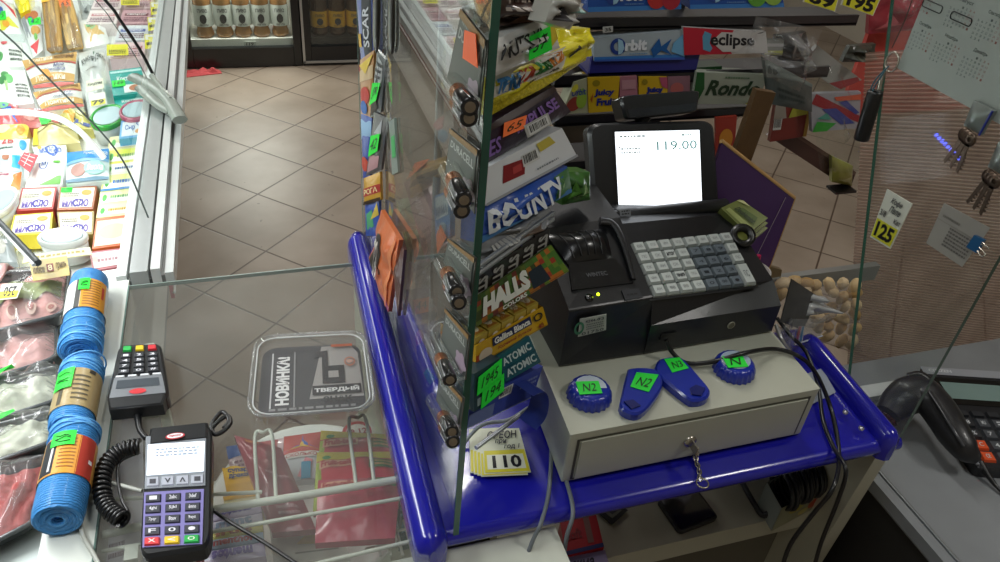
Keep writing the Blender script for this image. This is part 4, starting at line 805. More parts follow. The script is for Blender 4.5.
# packs seen through the screen
XI = .205
gp('coffee_pouch', 'golden pouch with an orange sticker seen through the glass screen', [(410, 198), (446, 172), (446, 156), (412, 166)], '#c8963c', [('e', .5, .5, .3, .2, '#b08c4c'), ('p', [(.2, .2), (.9, .1), (.9, .4), (.3, .4)], '#5a3a20')], XI, b=.012, crinkle=.4, st=[([(.25, .5), (.7, .5), (.7, 1.05), (.25, 1.05)], ORANGE, '44')])
gp('chocolate_box', 'dusky pink chocolate box edge on behind the glass screen', [(426, 262), (446, 244), (424, 176), (404, 182)], '#c894a4', [('r', .1, .1, .85, .9, '#b8949c'), ('t', 'АЛИСА', .3, .5, .6, .9, '#e0d0d4', dict(rot=90)), ('s', .2, .1, .7, .35, '#806070', 3)], XI+.01, b=0)
gp('tea_box', 'blue and white tea box behind the glass screen under the golden pouch', [(436, 246), (450, 236), (450, 190), (434, 196)], '#4a88c8', [('r', .1, .5, .9, .95, '#c8d0d4'), ('t', 'МАМА', .15, .55, .85, .75, '#3a5a8c'), ('e', .5, .25, .3, .15, '#a8c0d0')], XI-.003, b=0, st=[([(.2, -.2), (.9, .0), (.5, .35)]+[(.2, .2)], ORANGE, None)])
gp('noodle_pack', 'pale green noodle pack behind the glass screen', [(398, 226), (418, 226), (416, 196), (396, 200)], '#b4c8a0', [('e', .5, .5, .3, .3, '#b8c4a8'), ('p', [(.1, .1), (.4, .2), (.2, .6)], '#3c5a48')], XI+.02, crinkle=.5)
gp('spice_pack', 'olive spice pack behind the glass screen, below the noodle pack', [(404, 262), (432, 262), (426, 228), (400, 232)], '#b8b464', [('e', .5, .5, .25, .3, '#b0aa68')], XI+.02, crinkle=.5)
gp('spice_pack', 'silver foil pack behind the glass screen above the brown one', [(418, 300), (446, 290), (440, 254), (412, 262)], '#8c9088', [('p', [(.2, .2), (.8, .3), (.6, .8), (.3, .7)], '#b4b8a8')], XI+.02, crinkle=.9)
gp('cocoa_pack', 'brown pack with an orange sticker low behind the glass screen', [(412, 322), (438, 318), (434, 286), (404, 290)], '#564a42', [('r', .1, .4, .5, .45, '#6c6058')], XI+.015, b=.004, st=[([(.38, .2), (.92, .24), (.92, .68), (.42, .66)], ORANGE, '44')])
gp('clear_food_box', 'clear rounded food box with red and green contents low behind the screen', [(424, 392), (446, 382), (440, 320), (414, 326)], CLEARPLASTIC, [('e', .35, .8, .2, .12, '#b05a5a'), ('p', [(.45, .05), (.75, .1), (.6, .3), (.4, .25)], '#2aa85a')], XI, b=.01)
gp('tea_box', 'pale grey blue pack edge behind the glass screen, lowest of the column', [(432, 440), (446, 432), (442, 392), (424, 398)], '#8c98a0', [('e', .4, .6, .2, .2, '#b8c8cc'), ('s', .2, .1, .8, .4, '#4a5a68', 2)], XI, b=.003)
gp('biscuit_pack', 'small pale snack pack high behind the glass screen', [(440, 150), (456, 140), (452, 108), (438, 118)], '#a8988c', [('e', .5, .3, .3, .2, '#4a88b0'), ('e', .5, .7, .3, .2, '#b86a6a')], XI, crinkle=.4)
# packs hanging in a strip at the far end of the screen, facing the seller
def hang(name, label, q, base, dec, st=None, y=1.19, b=.003, **k):
    return pack(name, label, 'hanging pack', Q(PL((.168-(1.215-y)*.5, 1.05, 1.3), (-.93, -.36, 0)), *q), base, dec, b=b, t=.004, st=st, group=None, **k)
hang('comb_card', 'blue edged card with white vertical lettering at the top of the hanging strip', [(361, 60), (374, 60), (372, -8), (356, -8)], '#4a5aa0', [('r', .4, .0, .95, 1, '#22262c'), ('t', 'SCAR', .48, .2, .85, .8, '#c8ccd0', dict(rot=90)), ('r', .0, .2, .3, .4, '#c8a02c')], y=1.215)
def insole(q0, q1, w, label, y):
    pl0 = PL((.155-(1.18-y)*.3, 1.0, 1.3), (-.93, -.36, 0)); a, b = pl0(*q0), pl0(*q1); g = G(); prof = []; pl = []
    n = 14
    for i in range(n+1): t = i/n; pl.append(a.lerp(b, t))
    rr_ = [w*math.sqrt(max(.02, 1-(abs(2*i/n-1))**3.2)) for i in range(n+1)]
    g.tube(pl, rr_, M('#1c1a16', rough=.3, coat=.5), n=14, flat=.35); tag(g.build('shoe_brush'), label, 'brush')
insole((377, -14), (376, 53), .0135, 'black oval item hanging first at the top of the strip', 1.18)
insole((392, -14), (391, 54), .0135, 'black oval item hanging beside its twin, nearer the glass', 1.17)
hang('razor_pack', 'black and silver razor pack with green sticker, upper one in the strip', [(370, 118), (381, 112), (386, 60), (377, 50)], '#5a5e60', [('p', [(.1, .4), (.9, .5), (.8, .9), (.3, .95)], '#a8acac'), ('p', [(.3, .5), (.6, .52), (.55, .85)], '#22242a'), ('s', .2, .6, .8, .9, '#222222', 3), ('p', [(.1, .02), (.8, .1), (.6, .3), (.2, .25)], '#3a3228')], st=[([(.0, .2), (.75, .26), (.9, .58), (.2, .55)], GREEN, 'JR')], y=1.185)
hang('razor_pack', 'black pack with pink foot and green sticker, lower one in the strip', [(366, 176), (381, 170), (388, 118), (374, 112)], '#4c4a4a', [('p', [(.1, .05), (.8, .08), (.85, .3), (.2, .35)], '#b0888c'), ('p', [(.3, .7), (.8, .7), (.7, .95)], '#a0a4a6')], st=[([(.2, .32), (.8, .4), (.8, .72), (.2, .66)], GREEN, '42')], y=1.18)
hang('sunflower_seed_pack', 'slim tan, red and blue pack behind the razor packs', [(361, 114), (372, 118), (374, 50), (360, 60)], '#b0804c', [('r', 0, .6, 1, .8, '#c8b088'), ('e', .5, .35, .35, .15, '#b83a30'), ('e', .4, .15, .3, .12, '#3a6ab0'), ('p', [(0, .9), (1, .95), (.6, .7)], '#d0b43c')], y=1.20)
hang('seed_pack', 'slim blue pack with gold corner hanging under the tan one', [(363, 178), (370, 180), (372, 118), (361, 112)], '#3450a0', [('p', [(.0, .6), (1, .7), (1, .95), (0, .9)], '#8ab0d0'), ('e', .5, .25, .4, .12, '#b8402c')], y=1.20)
hang('chips_pack', 'gold and red striped pack with dark lettering in the strip', [(364, 205), (381, 200), (380, 172), (364, 178)], '#c89a30', [('r', 0, .3, 1, .6, '#a83228'), ('t', 'РОГА', .1, .35, .9, .55, '#e8d8a0'), ('r', 0, .0, 1, .12, '#3a2a1c')], y=1.18)
hang('sweets_pack', 'blue and green pack right above the blue rail end', [(366, 236), (380, 236), (379, 200), (365, 205)], '#2c50a8', [('p', [(.2, .2), (.7, .3), (.6, .8), (.2, .7)], '#4a9a6a'), ('p', [(.5, .5), (1, .6), (.9, .95)], '#c8b048')], y=1.185)
pack('corn_snack_bag', 'orange snack bag with dark round picture leaning on the glass by the blue rail', 'hanging pack', Q(PX(XP-.012), (388, 312), (399, 240), (381, 210), (372, 268)), '#d8703c', [('e', .55, .55, .3, .22, '#2c2422'), ('t', 'ВОЛК', .2, .45, .8, .62, '#e8e0d8', dict(rot=90)), ('r', .04, .05, .96, .10, '#e89060')], b=.012, t=.006, crinkle=.4)
pack('nut_bag', 'clear bag with dark red contents between the orange bag and the glass', 'hanging pack', Q(PX(XP-.006), (398, 316), (404, 250), (399, 232), (394, 262)), '#5c3a34', [], b=.006, t=.004, crinkle=.4)
pack('green_card', 'narrow green edged card high behind the hanging strip', 'hanging pack', Q(PX(XP-.004), (392, 175), (398, 172), (394, 118), (389, 122)), '#7c8c84', [('r', .3, .3, .9, .7, '#34a858')], t=.003)

# ================================================================ stand of boxes between the screen and the register
def box_(name, label, q, base, dec, z, lean=12, b=0., t=.03, st=None, cat='box', yaw=31, group=None, p=3., crinkle=.12, side=None):
    """front face through the two lower corners resting at height z"""
    a = onz(*q[0], z); pl = PYAW(a, yaw, lean); return pack(name, label, cat, Q(pl, *q), base, dec, b=b, t=t, st=st, group=group, crinkle=crinkle, side=side, p=p)
stand = empty('wire_stand', (.27, .80, T), 'grey wire stand between glass screen and till holding chocolate and cigarette packs', 'stand')
gw = M('#b0b4b8', rough=.3, metal=.7); g = G()
for (p, q, z) in (((476, 268), (553, 213), 1.262), ((476, 275), (553, 219), 1.256), ((480, 140), (540, 112), 1.36), ((476, 448), (520, 415), 1.0)):
    a, b = onz(*p, z), onz(*q, z); g = G(); g.tube([a, b], .0032, gw); g.build('support_arm', stand)
g = G()
for x, y in ((.205, .80), (.36, .90)): g.tube([V((x, y, T)), V((x, y, 1.75))], .005, gw)
g.build('upright', stand)
g = G()
for z in (1.02, 1.13, 1.24, 1.36, 1.5): g.tube([V((.205, .80, z)), V((.36, .90, z))], .003, gw)
g.build('cross_wire', stand)
box_('chocolate_wafer_pack', 'dark brown crumpled wafer packs topmost on the wire stand', [(492, 28), (542, 22), (548, -10), (494, -10)], '#3a2620', [('s', .1, .2, .9, .8, '#9c8c80', 3), ('p', [(.2, .1), (.5, .3), (.7, .05)], '#7c5a48')], 1.50, b=.015, crinkle=1., yaw=25)
box_('wafer_pack', 'crumpled white and pale pink wrapper top beside the brown packs', [(545, 22), (570, 30), (584, 4), (556, -10)], '#b8b4ac', [('p', [(.1, .1), (.5, .2), (.3, .6)], '#3a3636'), ('p', [(.6, .5), (.9, .6), (.8, .9)], '#8ab0a8')], 1.52, b=.012, crinkle=1., yaw=15)
box_('wafer_pack', 'white wafer bag with slanted black lettering and green sticker', [(490, 78), (560, 48), (550, 14), (491, 42)], '#dedcd8', [('t', 'NUTS XL', .1, .4, .75, .85, '#2c2a2c', dict(italic=.2)), ('p', [(.8, .1), (1, .3), (1, .9), (.85, .8)], '#d8c030')], 1.462, b=.007, crinkle=.5, st=[([(.46, .10), (.80, .14), (.83, .80), (.50, .76)], GREEN, '37')])
box_('wafer_bag', 'bright yellow wafer bag with red, orange and green letters', [(489, 116), (585, 60), (590, 34), (490, 76)], '#d4c82c', [('r', 0, .0, 1, .42, M('#c8b820', rough=.5, bump=.8, bscale=300, vary=.55, vscale=260)), ('p', [(0, .42), (.62, .38), (.72, .62), (.7, .98), (0, .98)], '#c9c6bc'), ('t', 'ТВАЯ', .03, .5, .2, .9, '#3a78b0', dict(bold=.06)), ('t', 'КА', .2, .55, .34, .92, '#c04830', dict(bold=.06)), ('t', 'РАМ', .36, .55, .5, .93, '#3a8a4a', dict(bold=.06)), ('t', 'ЕЛЬ', .5, .6, .66, .95, '#c87a28', dict(bold=.06)), ('s', .3, .42, .6, .5, '#55503c', 1), ('p', [(.74, .55), (.84, .6), (.8, .9)], '#26241c')], 1.405, b=.010, crinkle=.5, p=5)
box_('wafer_bag', 'crumpled yellow bag end sticking up behind the yellow wafer bag', [(555, 62), (592, 56), (590, 28), (560, 30)], '#dccf20', [], 1.43, b=.009, crinkle=1.1, yaw=20)
box_('chocolate_bar_box', 'dark purple box with lilac letters, barcode and orange sticker', [(486, 164), (571, 112), (553, 86), (487, 126)], '#2c1c30', [('t', 'ES', .02, .15, .14, .6, '#8a68b0'), ('t', 'IMPULSE', .32, .4, .9, .75, '#8a68b0', dict(bold=.03)), ('r', .0, .85, 1, 1, '#3a2826')], 1.36, b=.006, st=[([(.14, .55), (.38, .50), (.46, .78), (.18, .9)], ORANGE, '65')])
s_ = Sheet(Q(PYAW(onz(486, 164, 1.36), 31, 12), (530, 132), (553, 118), (549, 106), (526, 122))); 
pack('paper_coupon', 'white barcode slip on the dark purple box', 'slip', Q(PYAW(onz(486, 164, 1.368), 31, 12), (528, 138), (552, 124), (548, 113), (524, 126)), '#b8b8b4', [('b', .08, .1, .92, .9)], t=.001)
box_('cigarette_carton', 'white carton with small red picture, barcode and yellow stamp', [(485, 206), (577, 156), (562, 128), (486, 168)], '#e2e6ea', [('p', [(.18, .35), (.42, .3), (.46, .72), (.2, .82)], '#8c1f24'), ('r', .3, .45, .4, .65, '#b84040'), ('b', .42, .5, .62, .85), ('p', [(.64, .68), (.84, .72), (.8, .98), (.62, .95)], '#c8b84c'), ('s', .55, .2, .8, .3, '#808890', 1), ('r', 0, .0, 1, .08, '#a8acb2')], 1.32, t=.04)
box_('chocolate_bar_pack', 'blue coconut bar pack with big white letters and palm print', [(479, 244), (571, 192), (567, 166), (481, 208)], '#2c58b4', [('r', 0, .0, 1, .22, '#4a88c8'), ('p', [(.72, .1), (1, .15), (1, .95), (.8, .9)], '#4a7a48'), ('p', [(.8, .2), (.95, .5), (.85, .8), (.88, .5)], '#8ab070'), ('t', 'BOUNTY', .04, .2, .84, .9, '#d8dee2', dict(bold=.03, italic=-.1))], 1.275, b=.012, crinkle=.3)
box_('foil_pack', 'silver grey foil pack under the blue coconut bars', [(479, 262), (551, 222), (550, 208), (480, 240)], '#8c8f92', [('p', [(.3, .3), (.8, .2), (.9, .7)], '#6c5a4c'), ('s', .1, .3, .6, .7, '#b8b8b4', 1)], 1.25, b=.008, crinkle=1.)
box_('green_sweets_bag', 'green leafy patterned bag behind the blue coconut bars', [(562, 205), (590, 200), (590, 172), (560, 172)], '#3a6a2c', [('p', [(.1, .2), (.5, .4), (.3, .8)], '#5c9a3c'), ('p', [(.5, .2), (.9, .3), (.7, .7)], '#a8c890')], 1.22, b=.01, crinkle=.6, yaw=15)
# lozenge display box : open tray with rolls, front with rainbow pixels
hz = 1.19; ha = onz(476, 327, hz); hpl = PYAW(ha, 31, 14)
rt = empty('lozenge_box', ha, 'rainbow patterned lozenge display box filled with rolls of lozenges', 'box')
sh = Sheet(Q(hpl, (476, 327), (569, 271), (551, 245), (476, 298))); g = G(); g.slab(sh, card('#4a5c2c'), .003)
rs = random.Random(3)
for i in range(18):
    for j in range(6):
        c = rs.choice(['#3c5a24', '#5a6c24', '#8c3a20', '#a86a20', '#3a4a20', '#6c2a20', '#486c2c'] if i < 13 else ['#4a7a2c', '#a83a24', '#b86a24', '#6c8c2c']); g.grid(sh, i/18, j/6, (i+1)/18, (j+1)/6, M(c, vary=.02), .0003)
g.polyuv(sh, [(.6, .1), (.8, .1), (.78, .7), (.62, .7)], '#1c2a38', .0006)
g.text(sh, 'HALLS', .06, .22, .60, .88, '#e4e8e0', .0016, bold=.07, italic=.12); g.text(sh, 'COLORS', .26, .04, .52, .18, '#e4e8e0', .0016, bold=.04); g.build('front_panel', rt)
bk = V((-math.sin(R_(31)), math.cos(R_(31)), 0)); dpt = .075
g = G(); a_, b_, c_, d_ = sh.c; bb = [a_, b_, b_+bk*dpt, a_+bk*dpt]
g.prism([p+V((0, 0, .002)) for p in bb], .002, card('#40382c'));
g.face([b_, b_+bk*dpt, c_+bk*dpt, c_], card('#5a5044')); g.face([a_+bk*dpt, b_+bk*dpt, c_+bk*dpt+V((0, 0, .01)), d_+bk*dpt+V((0, 0, .01))], card('#4a3a34')); g.build('tray', rt)
for i in range(5):
    for j in range(2):
        u = .1+.2*i; p = sh.P(u, .98)-V((0, 0, .028))+bk*(.020+.034*j); ex = (b_-a_).normalized(); w_ = (b_-a_).length*.082; g = G()
        lo = p-V((0, 0, .02)); g.hexa([lo-ex*w_-bk*.014, lo+ex*w_-bk*.014, lo+ex*w_+bk*.014, lo-ex*w_+bk*.014], [q+V((0, 0, .052)) for q in (p-ex*w_-bk*.014, p+ex*w_-bk*.014, p+ex*w_+bk*.014, p-ex*w_+bk*.014)], card('#2c2624'))
        s2 = Sheet([p-ex*w_-bk*.0145, p+ex*w_-bk*.0145, p+ex*w_-bk*.0145+V((0, 0, .05)), p-ex*w_-bk*.0145+V((0, 0, .05))]); g.text(s2, 'HALLS', .2, .05, .85, .95, '#a8a8a4', .001, rot=90, bold=.05)
        s4_ = Sheet([p-ex*w_-bk*.014+V((0, 0, .052)), p+ex*w_-bk*.014+V((0, 0, .052)), p+ex*w_+bk*.014+V((0, 0, .052)), p-ex*w_+bk*.014+V((0, 0, .052))]); g.text(s4_, 'HALLS', .05, .2, .95, .8, '#b8b8b4', .001, bold=.05)
        tag(g.build('lozenge_roll'), 'dark lozenge roll with white lettering standing in the rainbow box', 'lozenges', 'lozenge rolls in the rainbow box')
# bouillon box: yellow front, cubes inside
gz = 1.13; ga = onz(477, 366, gz); gpl = PYAW(ga, 31, 12)
rt = empty('bouillon_box', ga, 'yellow bouillon display box with navy name band below the rainbow box', 'box')
sh = Sheet(Q(gpl, (476, 366), (548, 325), (543, 307), (476, 346))); g = G(); g.slab(sh, card('#d0a41c'), .002)
decorate(g, sh, [('p', [(.0, .5), (.12, .4), (.2, .1), (.0, .0)], '#b84a24'), ('e', .12, .35, .09, .3, '#d8c8b0'), ('r', .22, .52, .78, .95, '#1c2450'), ('t', 'Gallina Blanca', .24, .58, .76, .9, '#e8e8e0', dict(bold=.04)), ('t', 'Куриный бульон', .28, .22, .76, .42, '#9a3020', dict(italic=.2)), ('o', .88, .72, .07, .2, .35, '#2c2418'), ('t', '48', .85, .1, .93, .35, '#8a3020')]); g.build('front_panel', rt)
a_, b_, c_, d_ = sh.c; g = G(); bb = [a_, b_, b_+bk*.06, a_+bk*.06]; g.prism([p+V((0, 0, .002)) for p in bb], .002, card('#b08c20')); g.face([b_, b_+bk*.06, c_+bk*.06, c_], card('#c89c1c')); g.face([a_, d_, d_+bk*.06, a_+bk*.06], card('#c89c1c')); g.build('tray', rt)
for i in range(5):
    p = sh.P(.1+.19*i, .95)-V((0, 0, .016))+bk*.020; ex = (b_-a_).normalized(); w_ = (b_-a_).length*.08; g = G()
    g.hexa([p-ex*w_-bk*.016-V((0, 0, .01)), p+ex*w_-bk*.016-V((0, 0, .01)), p+ex*w_+bk*.016-V((0, 0, .01)), p-ex*w_+bk*.016-V((0, 0, .01))], [q+V((0, 0, .026)) for q in (p-ex*w_-bk*.016, p+ex*w_-bk*.016, p+ex*w_+bk*.016, p-ex*w_+bk*.016)], M('#c9b04c', rough=.3, metal=.2))
    s2 = Sheet([p-ex*w_-bk*.0165-V((0, 0, .01)), p+ex*w_-bk*.0165-V((0, 0, .01)), p+ex*w_-bk*.0165+V((0, 0, .026)), p-ex*w_-bk*.0165+V((0, 0, .026))]); g.ell(s2, .5, .6, .3, .25, '#e0dcd0', .001); g.polyuv(s2, [(.2, .1), (.8, .1), (.6, .4)], '#8a5a24', .001)
    s2 = Sheet([q+V((0, 0, .026)) for q in (p-ex*w_-bk*.016, p+ex*w_-bk*.016, p+ex*w_+bk*.016, p-ex*w_+bk*.016)]); g.ell(s2, .5, .5, .3, .3, '#e0d8b8', .001); g.polyuv(s2, [(.1, .1), (.9, .1), (.5, .5)], '#a87028', .001)
    tag(g.build('bouillon_cube'), 'gold wrapped bouillon cube standing in the yellow display box', 'bouillon cube', 'bouillon cubes in the yellow box')
box_('gum_carton', 'dark teal carton printed with its name twice, beside the green sticker', [(506, 382), (541, 362), (529, 336), (498, 357)], '#155866', [('t', 'ATOMIC', .06, .58, .92, .86, '#c8d8d8', dict(bold=.03)), ('t', 'ATOMIC', .06, .14, .92, .42, '#c8d8d8', dict(bold=.03)), ('r', 0, .48, 1, .5, '#0c3a48')], 1.085, t=.05)
box_('gum_carton', 'dark slate carton behind the large green stickers', [(474, 412), (503, 394), (500, 358), (474, 374)], '#26424c', [('r', .1, .1, .9, .3, '#8ca0a4'), ('s', .1, .4, .9, .8, '#7c8c90', 3)], 1.09, t=.04, st=[([(.05, .42), (.95, .50), (1.02, 1.0), (.12, .88)], GREEN, '1945'), ([(.18, .0), (1., .12), (1.05, .58), (.25, .46)], GREEN, '194')])
box_('cigarette_case', 'blue carton with barcode and a flap curling down at its end', [(467, 428), (533, 396), (543, 366), (470, 402)], '#34449c', [('b', .40, .55, .58, .9), ('r', 0, 0, .35, .5, '#6878a8'), ('s', .7, .5, .95, .8, '#8c98c0', 2), ('r', 0, .0, 1, .04, '#8c98b8')], 1.055, t=.03)
g = G(); pa_ = Q(PYAW(onz(533, 396, 1.075), 31, 12), (533, 396), (545, 392), (549, 402), (546, 418), (536, 430)); dd = bk*.03; vs = []
for p in bez(pa_, 4): vs += [p, p+dd]
g.add(vs, [(2*i, 2*i+1, 2*i+3, 2*i+2) for i in range(len(vs)//2-1)], card('#2c3c8c'), True); pb_ = Q(PYAW(onz(533, 396, .995), 31, 12), (530, 396), (536, 388), (549, 396)); tag(g.build('card_flap'), 'dark curled card flap at the end of the blue carton', 'flap')
# stack of price tags on the blue shelf
for i in range(5):
    q = [(478+i*.8-i*2, 478-i*1.2), (530-i*1.5, 476-i*1.6), (521-i*2.2, 428-i*.2), (476-i*1.5, 432+i*1.0)]
    pts = Q(PZ(.9625+.0012*(4-i) if i else .9675), *q) if i else Q(PZ(.9685), (484, 474), (531, 472), (519, 428), (482, 430))
    if i: pts = [p+V((-.004*i, .003*i-.003, 0)) for p in Q(PZ(.9685-.0013*i), (484, 476), (531, 474), (519, 430), (482, 432))]
    pack('price_tag', ['topmost price tag reading 110 in the stack on the blue shelf', 'tag peeking out just under the 110 tag', 'tag third from the top of the stack under the 110 tag', 'tag fourth from the top of the stack under the 110 tag', 'bottom tag of the stack under the 110 tag'][i], 'price tag', pts, '#d6d8c0', [('r', .02, .02, .98, .5, '#d8cc34'), ('r', .08, .08, .92, .40, '#e4e4d2'), ('t', '110', .2, .1, .85, .38, '#16161c', dict(bold=.03)), ('t', 'ОРЕОН', .12, .76, .9, .94, '#22222c', dict(italic=.3)), ('t', 'при', .3, .62, .6, .74, '#22222c', dict(italic=.3)), ('t', 'год 1', .5, .5, .9, .62, '#22222c', dict(italic=.3))] if i == 0 else [('r', .02, .02, .98, .5, '#d8cc34')], t=.001, group=None)
# two grey cables running down over the front edge
g = G(); GC = M('#6a7076', rough=.4)
g.tube(bez([onz(500, 400, 1.02), onz(528, 396, 1.0), onz(545, 410, .975), onz(551, 440, .965), onz(549, 490, .965), onz(541, 523, .964), V(onz(533, 540, .94)), onz(520, 575, .90)], 6), .0028, GC); tag(g.build('grey_cable'), 'grey cable from the blue carton dropping over the shelf front, inner of two', 'cable')
g = G(); g.tube(bez([onz(540, 400, 1.0), onz(552, 420, .975), onz(556, 450, .965), onz(566, 480, .965), onz(573, 512, .962), onz(566, 540, .93), onz(562, 580, .85)], 6), .0028, GC); tag(g.build('grey_cable'), 'grey cable beside the cash drawer dropping over the shelf front', 'cable')
g = G(); g.tube(bez([onz(462, 445, .965), onz(482, 425, .985), onz(508, 420, .985), onz(528, 408, .985)], 5), .0026, M('#8c9298', rough=.4)); tag(g.build('hook_wire'), 'pale bent wire just behind the price tag stack', 'wire')
# ================================================================ cash drawer
dr = empty('money_box', (.52, .69, .961), 'cream metal cash drawer under the black till, with key in the lock', 'cash drawer')
CM = M('#b6b8a8', rough=.42, coat=.1, vary=.03); CM2 = M('#a5a696', rough=.45, vary=.03)
fl, fr, br_, bl_ = V((.330, .582, 0)), V((.702, .584, 0)), V((.712, .86, 0)), V((.350, .86, 0))
g = G(); z0, z1 = .963, 1.053
at_ = lambda p, z: V((p.x, p.y, z))
g.hexa([at_(p, z0) for p in (fl, fr, br_, bl_)], [at_(p, z1) for p in (fl, fr, br_, bl_)], CM); g.build('case', dr, bevel=.003)
fs = Sheet([V((.330, .582, z0)), V((.702, .584, z0)), V((.702, .584, z1)), V((.330, .582, z1))])
g = G(); g.slab(Sheet([fs.P(.045, .08, .003), fs.P(.955, .08, .003), fs.P(.955, .84, .003), fs.P(.045, .84, .003)]), CM, .002)
for a in ((.03, .05, .04, .88), (.96, .05, .97, .88), (.03, .85, .97, .88), (.03, .05, .97, .075)): g.grid(fs, *a, ink('#4a483c'), .0006)
g.build('drawer_front', dr)
lk = ony(689, 440, .582); g = G(); SV = M('#b9b4a8', rough=.25, metal=.9)
g.lathe(lk, (0, -1, 0), [(.0095, 0), (.0095, .004), (.007, .006), (0, .006)], SV, n=20); g.box(lk+V((-.001, -.022, -.007)), lk+V((.001, -.004, .007)), SV); g.build('lock', dr)
g = G()
cp_ = bez([lk+V((.004, -.022, -.006)), onz(695, 452, .975), onz(696, 460, .966), onz(699, 470, .9655), onz(700, 480, .9655)], 3)
for i in range(len(cp_)-1):
    c = (cp_[i]+cp_[i+1])/2; dl = (cp_[i+1]-cp_[i]).normalized(); ax = dl.cross(V((0, 0, 1))).normalized() if i % 2 else V((0, 0, 1)); ax = (ax-dl*ax.dot(dl)).normalized()
    g.tube([c+dl*.0052*math.sin(q)+ax*.003*math.cos(q) for q in [2*math.pi*k/14 for k in range(14)]], .0009, SV, closed=True, n=6)
g.tube([onz(700, 480, .966)+V((math.cos(q)*.008, math.sin(q)*.008-.006, .001)) for q in [2*math.pi*k/20 for k in range(20)]], .0012, SV, closed=True, n=6)
tag(g.build('key_chain'), 'small steel chain with ring hanging from the cash drawer lock', 'key chain')

# ================================================================ till
TB = M('#17181c', rough=.42, coat=.15, bump=.06, bscale=400); TB2 = M('#0d0e11', rough=.3, coat=.3); TB3 = M('#25272d', rough=.5)
L0, L1, L2 = V((.488, .700, 1.107)), V((.488, .713, 1.143)), V((.488, .835, 1.188))
R0, R1, R2 = V((.703, .706, 1.105)), V((.703, .738, 1.128)), V((.703, .876, 1.160))
till = empty('cash_register', (.53, .78, 1.055), 'black electronic till with lit tilted screen, grey keys and receipt printer', 'cash register')
g = G(); f0 = at_(L0, 1.055); f1 = at_(R0, 1.055)
def loft(secs, mat):
    n = len(secs[0]); vs = [p for s_ in secs for p in s_]
    g.add(vs, [(i*n+j, i*n+(j+1) % n, (i+1)*n+(j+1) % n, (i+1)*n+j) for i in range(len(secs)-1) for j in range(n)], mat); g.add(secs[0], [range(n-1, -1, -1)], mat); g.add(secs[-1], [range(n)], mat)
loft([[f0, V((.488, .95, 1.055)), V((.488, .95, 1.17)), L2, L1, L0][::-1], [f1, V((.703, .95, 1.055)), V((.703, .95, 1.15)), R2, R1, R0][::-1]], TB)
g.build('keyboard_body', till, bevel=.003)
KP = PL(L1, (R1-L1).cross(L2-L1)); ks = Sheet([KP(*p) for p in ((652, 299.5), (755, 287), (727, 235), (628, 246))])
ks = Sheet([p+ks.N*.001 for p in ks.c])
g = G(); g.grid(ks, -.03, -.03, 1.03, 1.04, M('#101114', rough=.5), .0006); g.build('key_well', till)
rs = random.Random(5)
for r in range(5):
    for c in range(8):
        u0, v0 = c/8+.006, 1-(r+1)/5+.012; u1, v1 = (c+1)/8-.006, 1-r/5-.012
        if c == 7 and r == 4: continue
        if c == 7 and r == 3: v0 = .012
        dark = 4 <= c <= 6 and r >= 1
        mt = M('#5c666c' if dark else '#a9b0ad', rough=.45, vary=.03)
        tx = {(1, 4): '7', (1, 5): '8', (1, 6): '9', (2, 4): '4', (2, 5): '5', (2, 6): '6', (3, 4): '1', (3, 5): '2', (3, 6): '3', (4, 4): '0', (4, 5): '00', (4, 6): '.'}.get((r, c), rs.choice(['ПС', 'АН', 'ОТД', 'СК', 'ВВ', 'ЦЕНА']))
        gg = G(); a, b = (u0+u1)/2, (v0+v1)/2
        mid = [ks.P(*p, .0045) for p in ((u0, v0), (u1, v0), (u1, v1), (u0, v1))]; bot = [ks.P(*p, 0) for p in ((u0, v0), (u1, v0), (u1, v1), (u0, v1))]
        k_ = .80; top = [ks.P(a+(p[0]-a)*k_, b+(p[1]-b)*(k_ if not (c == 7 and r == 3) else .9)+.008, .0085) for p in ((u0, v0), (u1, v0), (u1, v1), (u0, v1))]
        gg.hexa(bot, mid, mt); gg.hexa(mid, top, mt, top=M('#66717a' if dark else '#c3cac7', rough=.45, vary=.03))
        st = Sheet(top)
        if (r, c) in ((1, 2), (3, 2)): gg.text(st, 'итог' if r == 1 else 'печать', .05, .25, .95, .7, '#24262c', .0004, italic=.3, bold=.03)
        else: gg.text(st, tx, .25, .3, .75, .65, '#1f242c' if dark else '#6b7274', .0004, bold=.0)
        gg.build('key', till)
g = G(); p = V((.598, .7035, 1.082)); c = ony(731, 325, .703); g.lathe(c, (0, -1, 0), [(.0062, 0), (.0062, .001), (0, .001)], M('#a9a898', rough=.3, metal=.6), n=20); g.lathe(c+V((0, -.0012, 0)), (0, -1, 0), [(.0048, 0), (0, .0001)], M('#6a6858', rough=.3, metal=.5), n=16); g.build('round_badge', till)
g = G(); c = ony(668, 336, .700); g.box(c+V((-.012, -.001, -.006)), c+V((.012, .0, .006)), TB2); g.build('port', till)
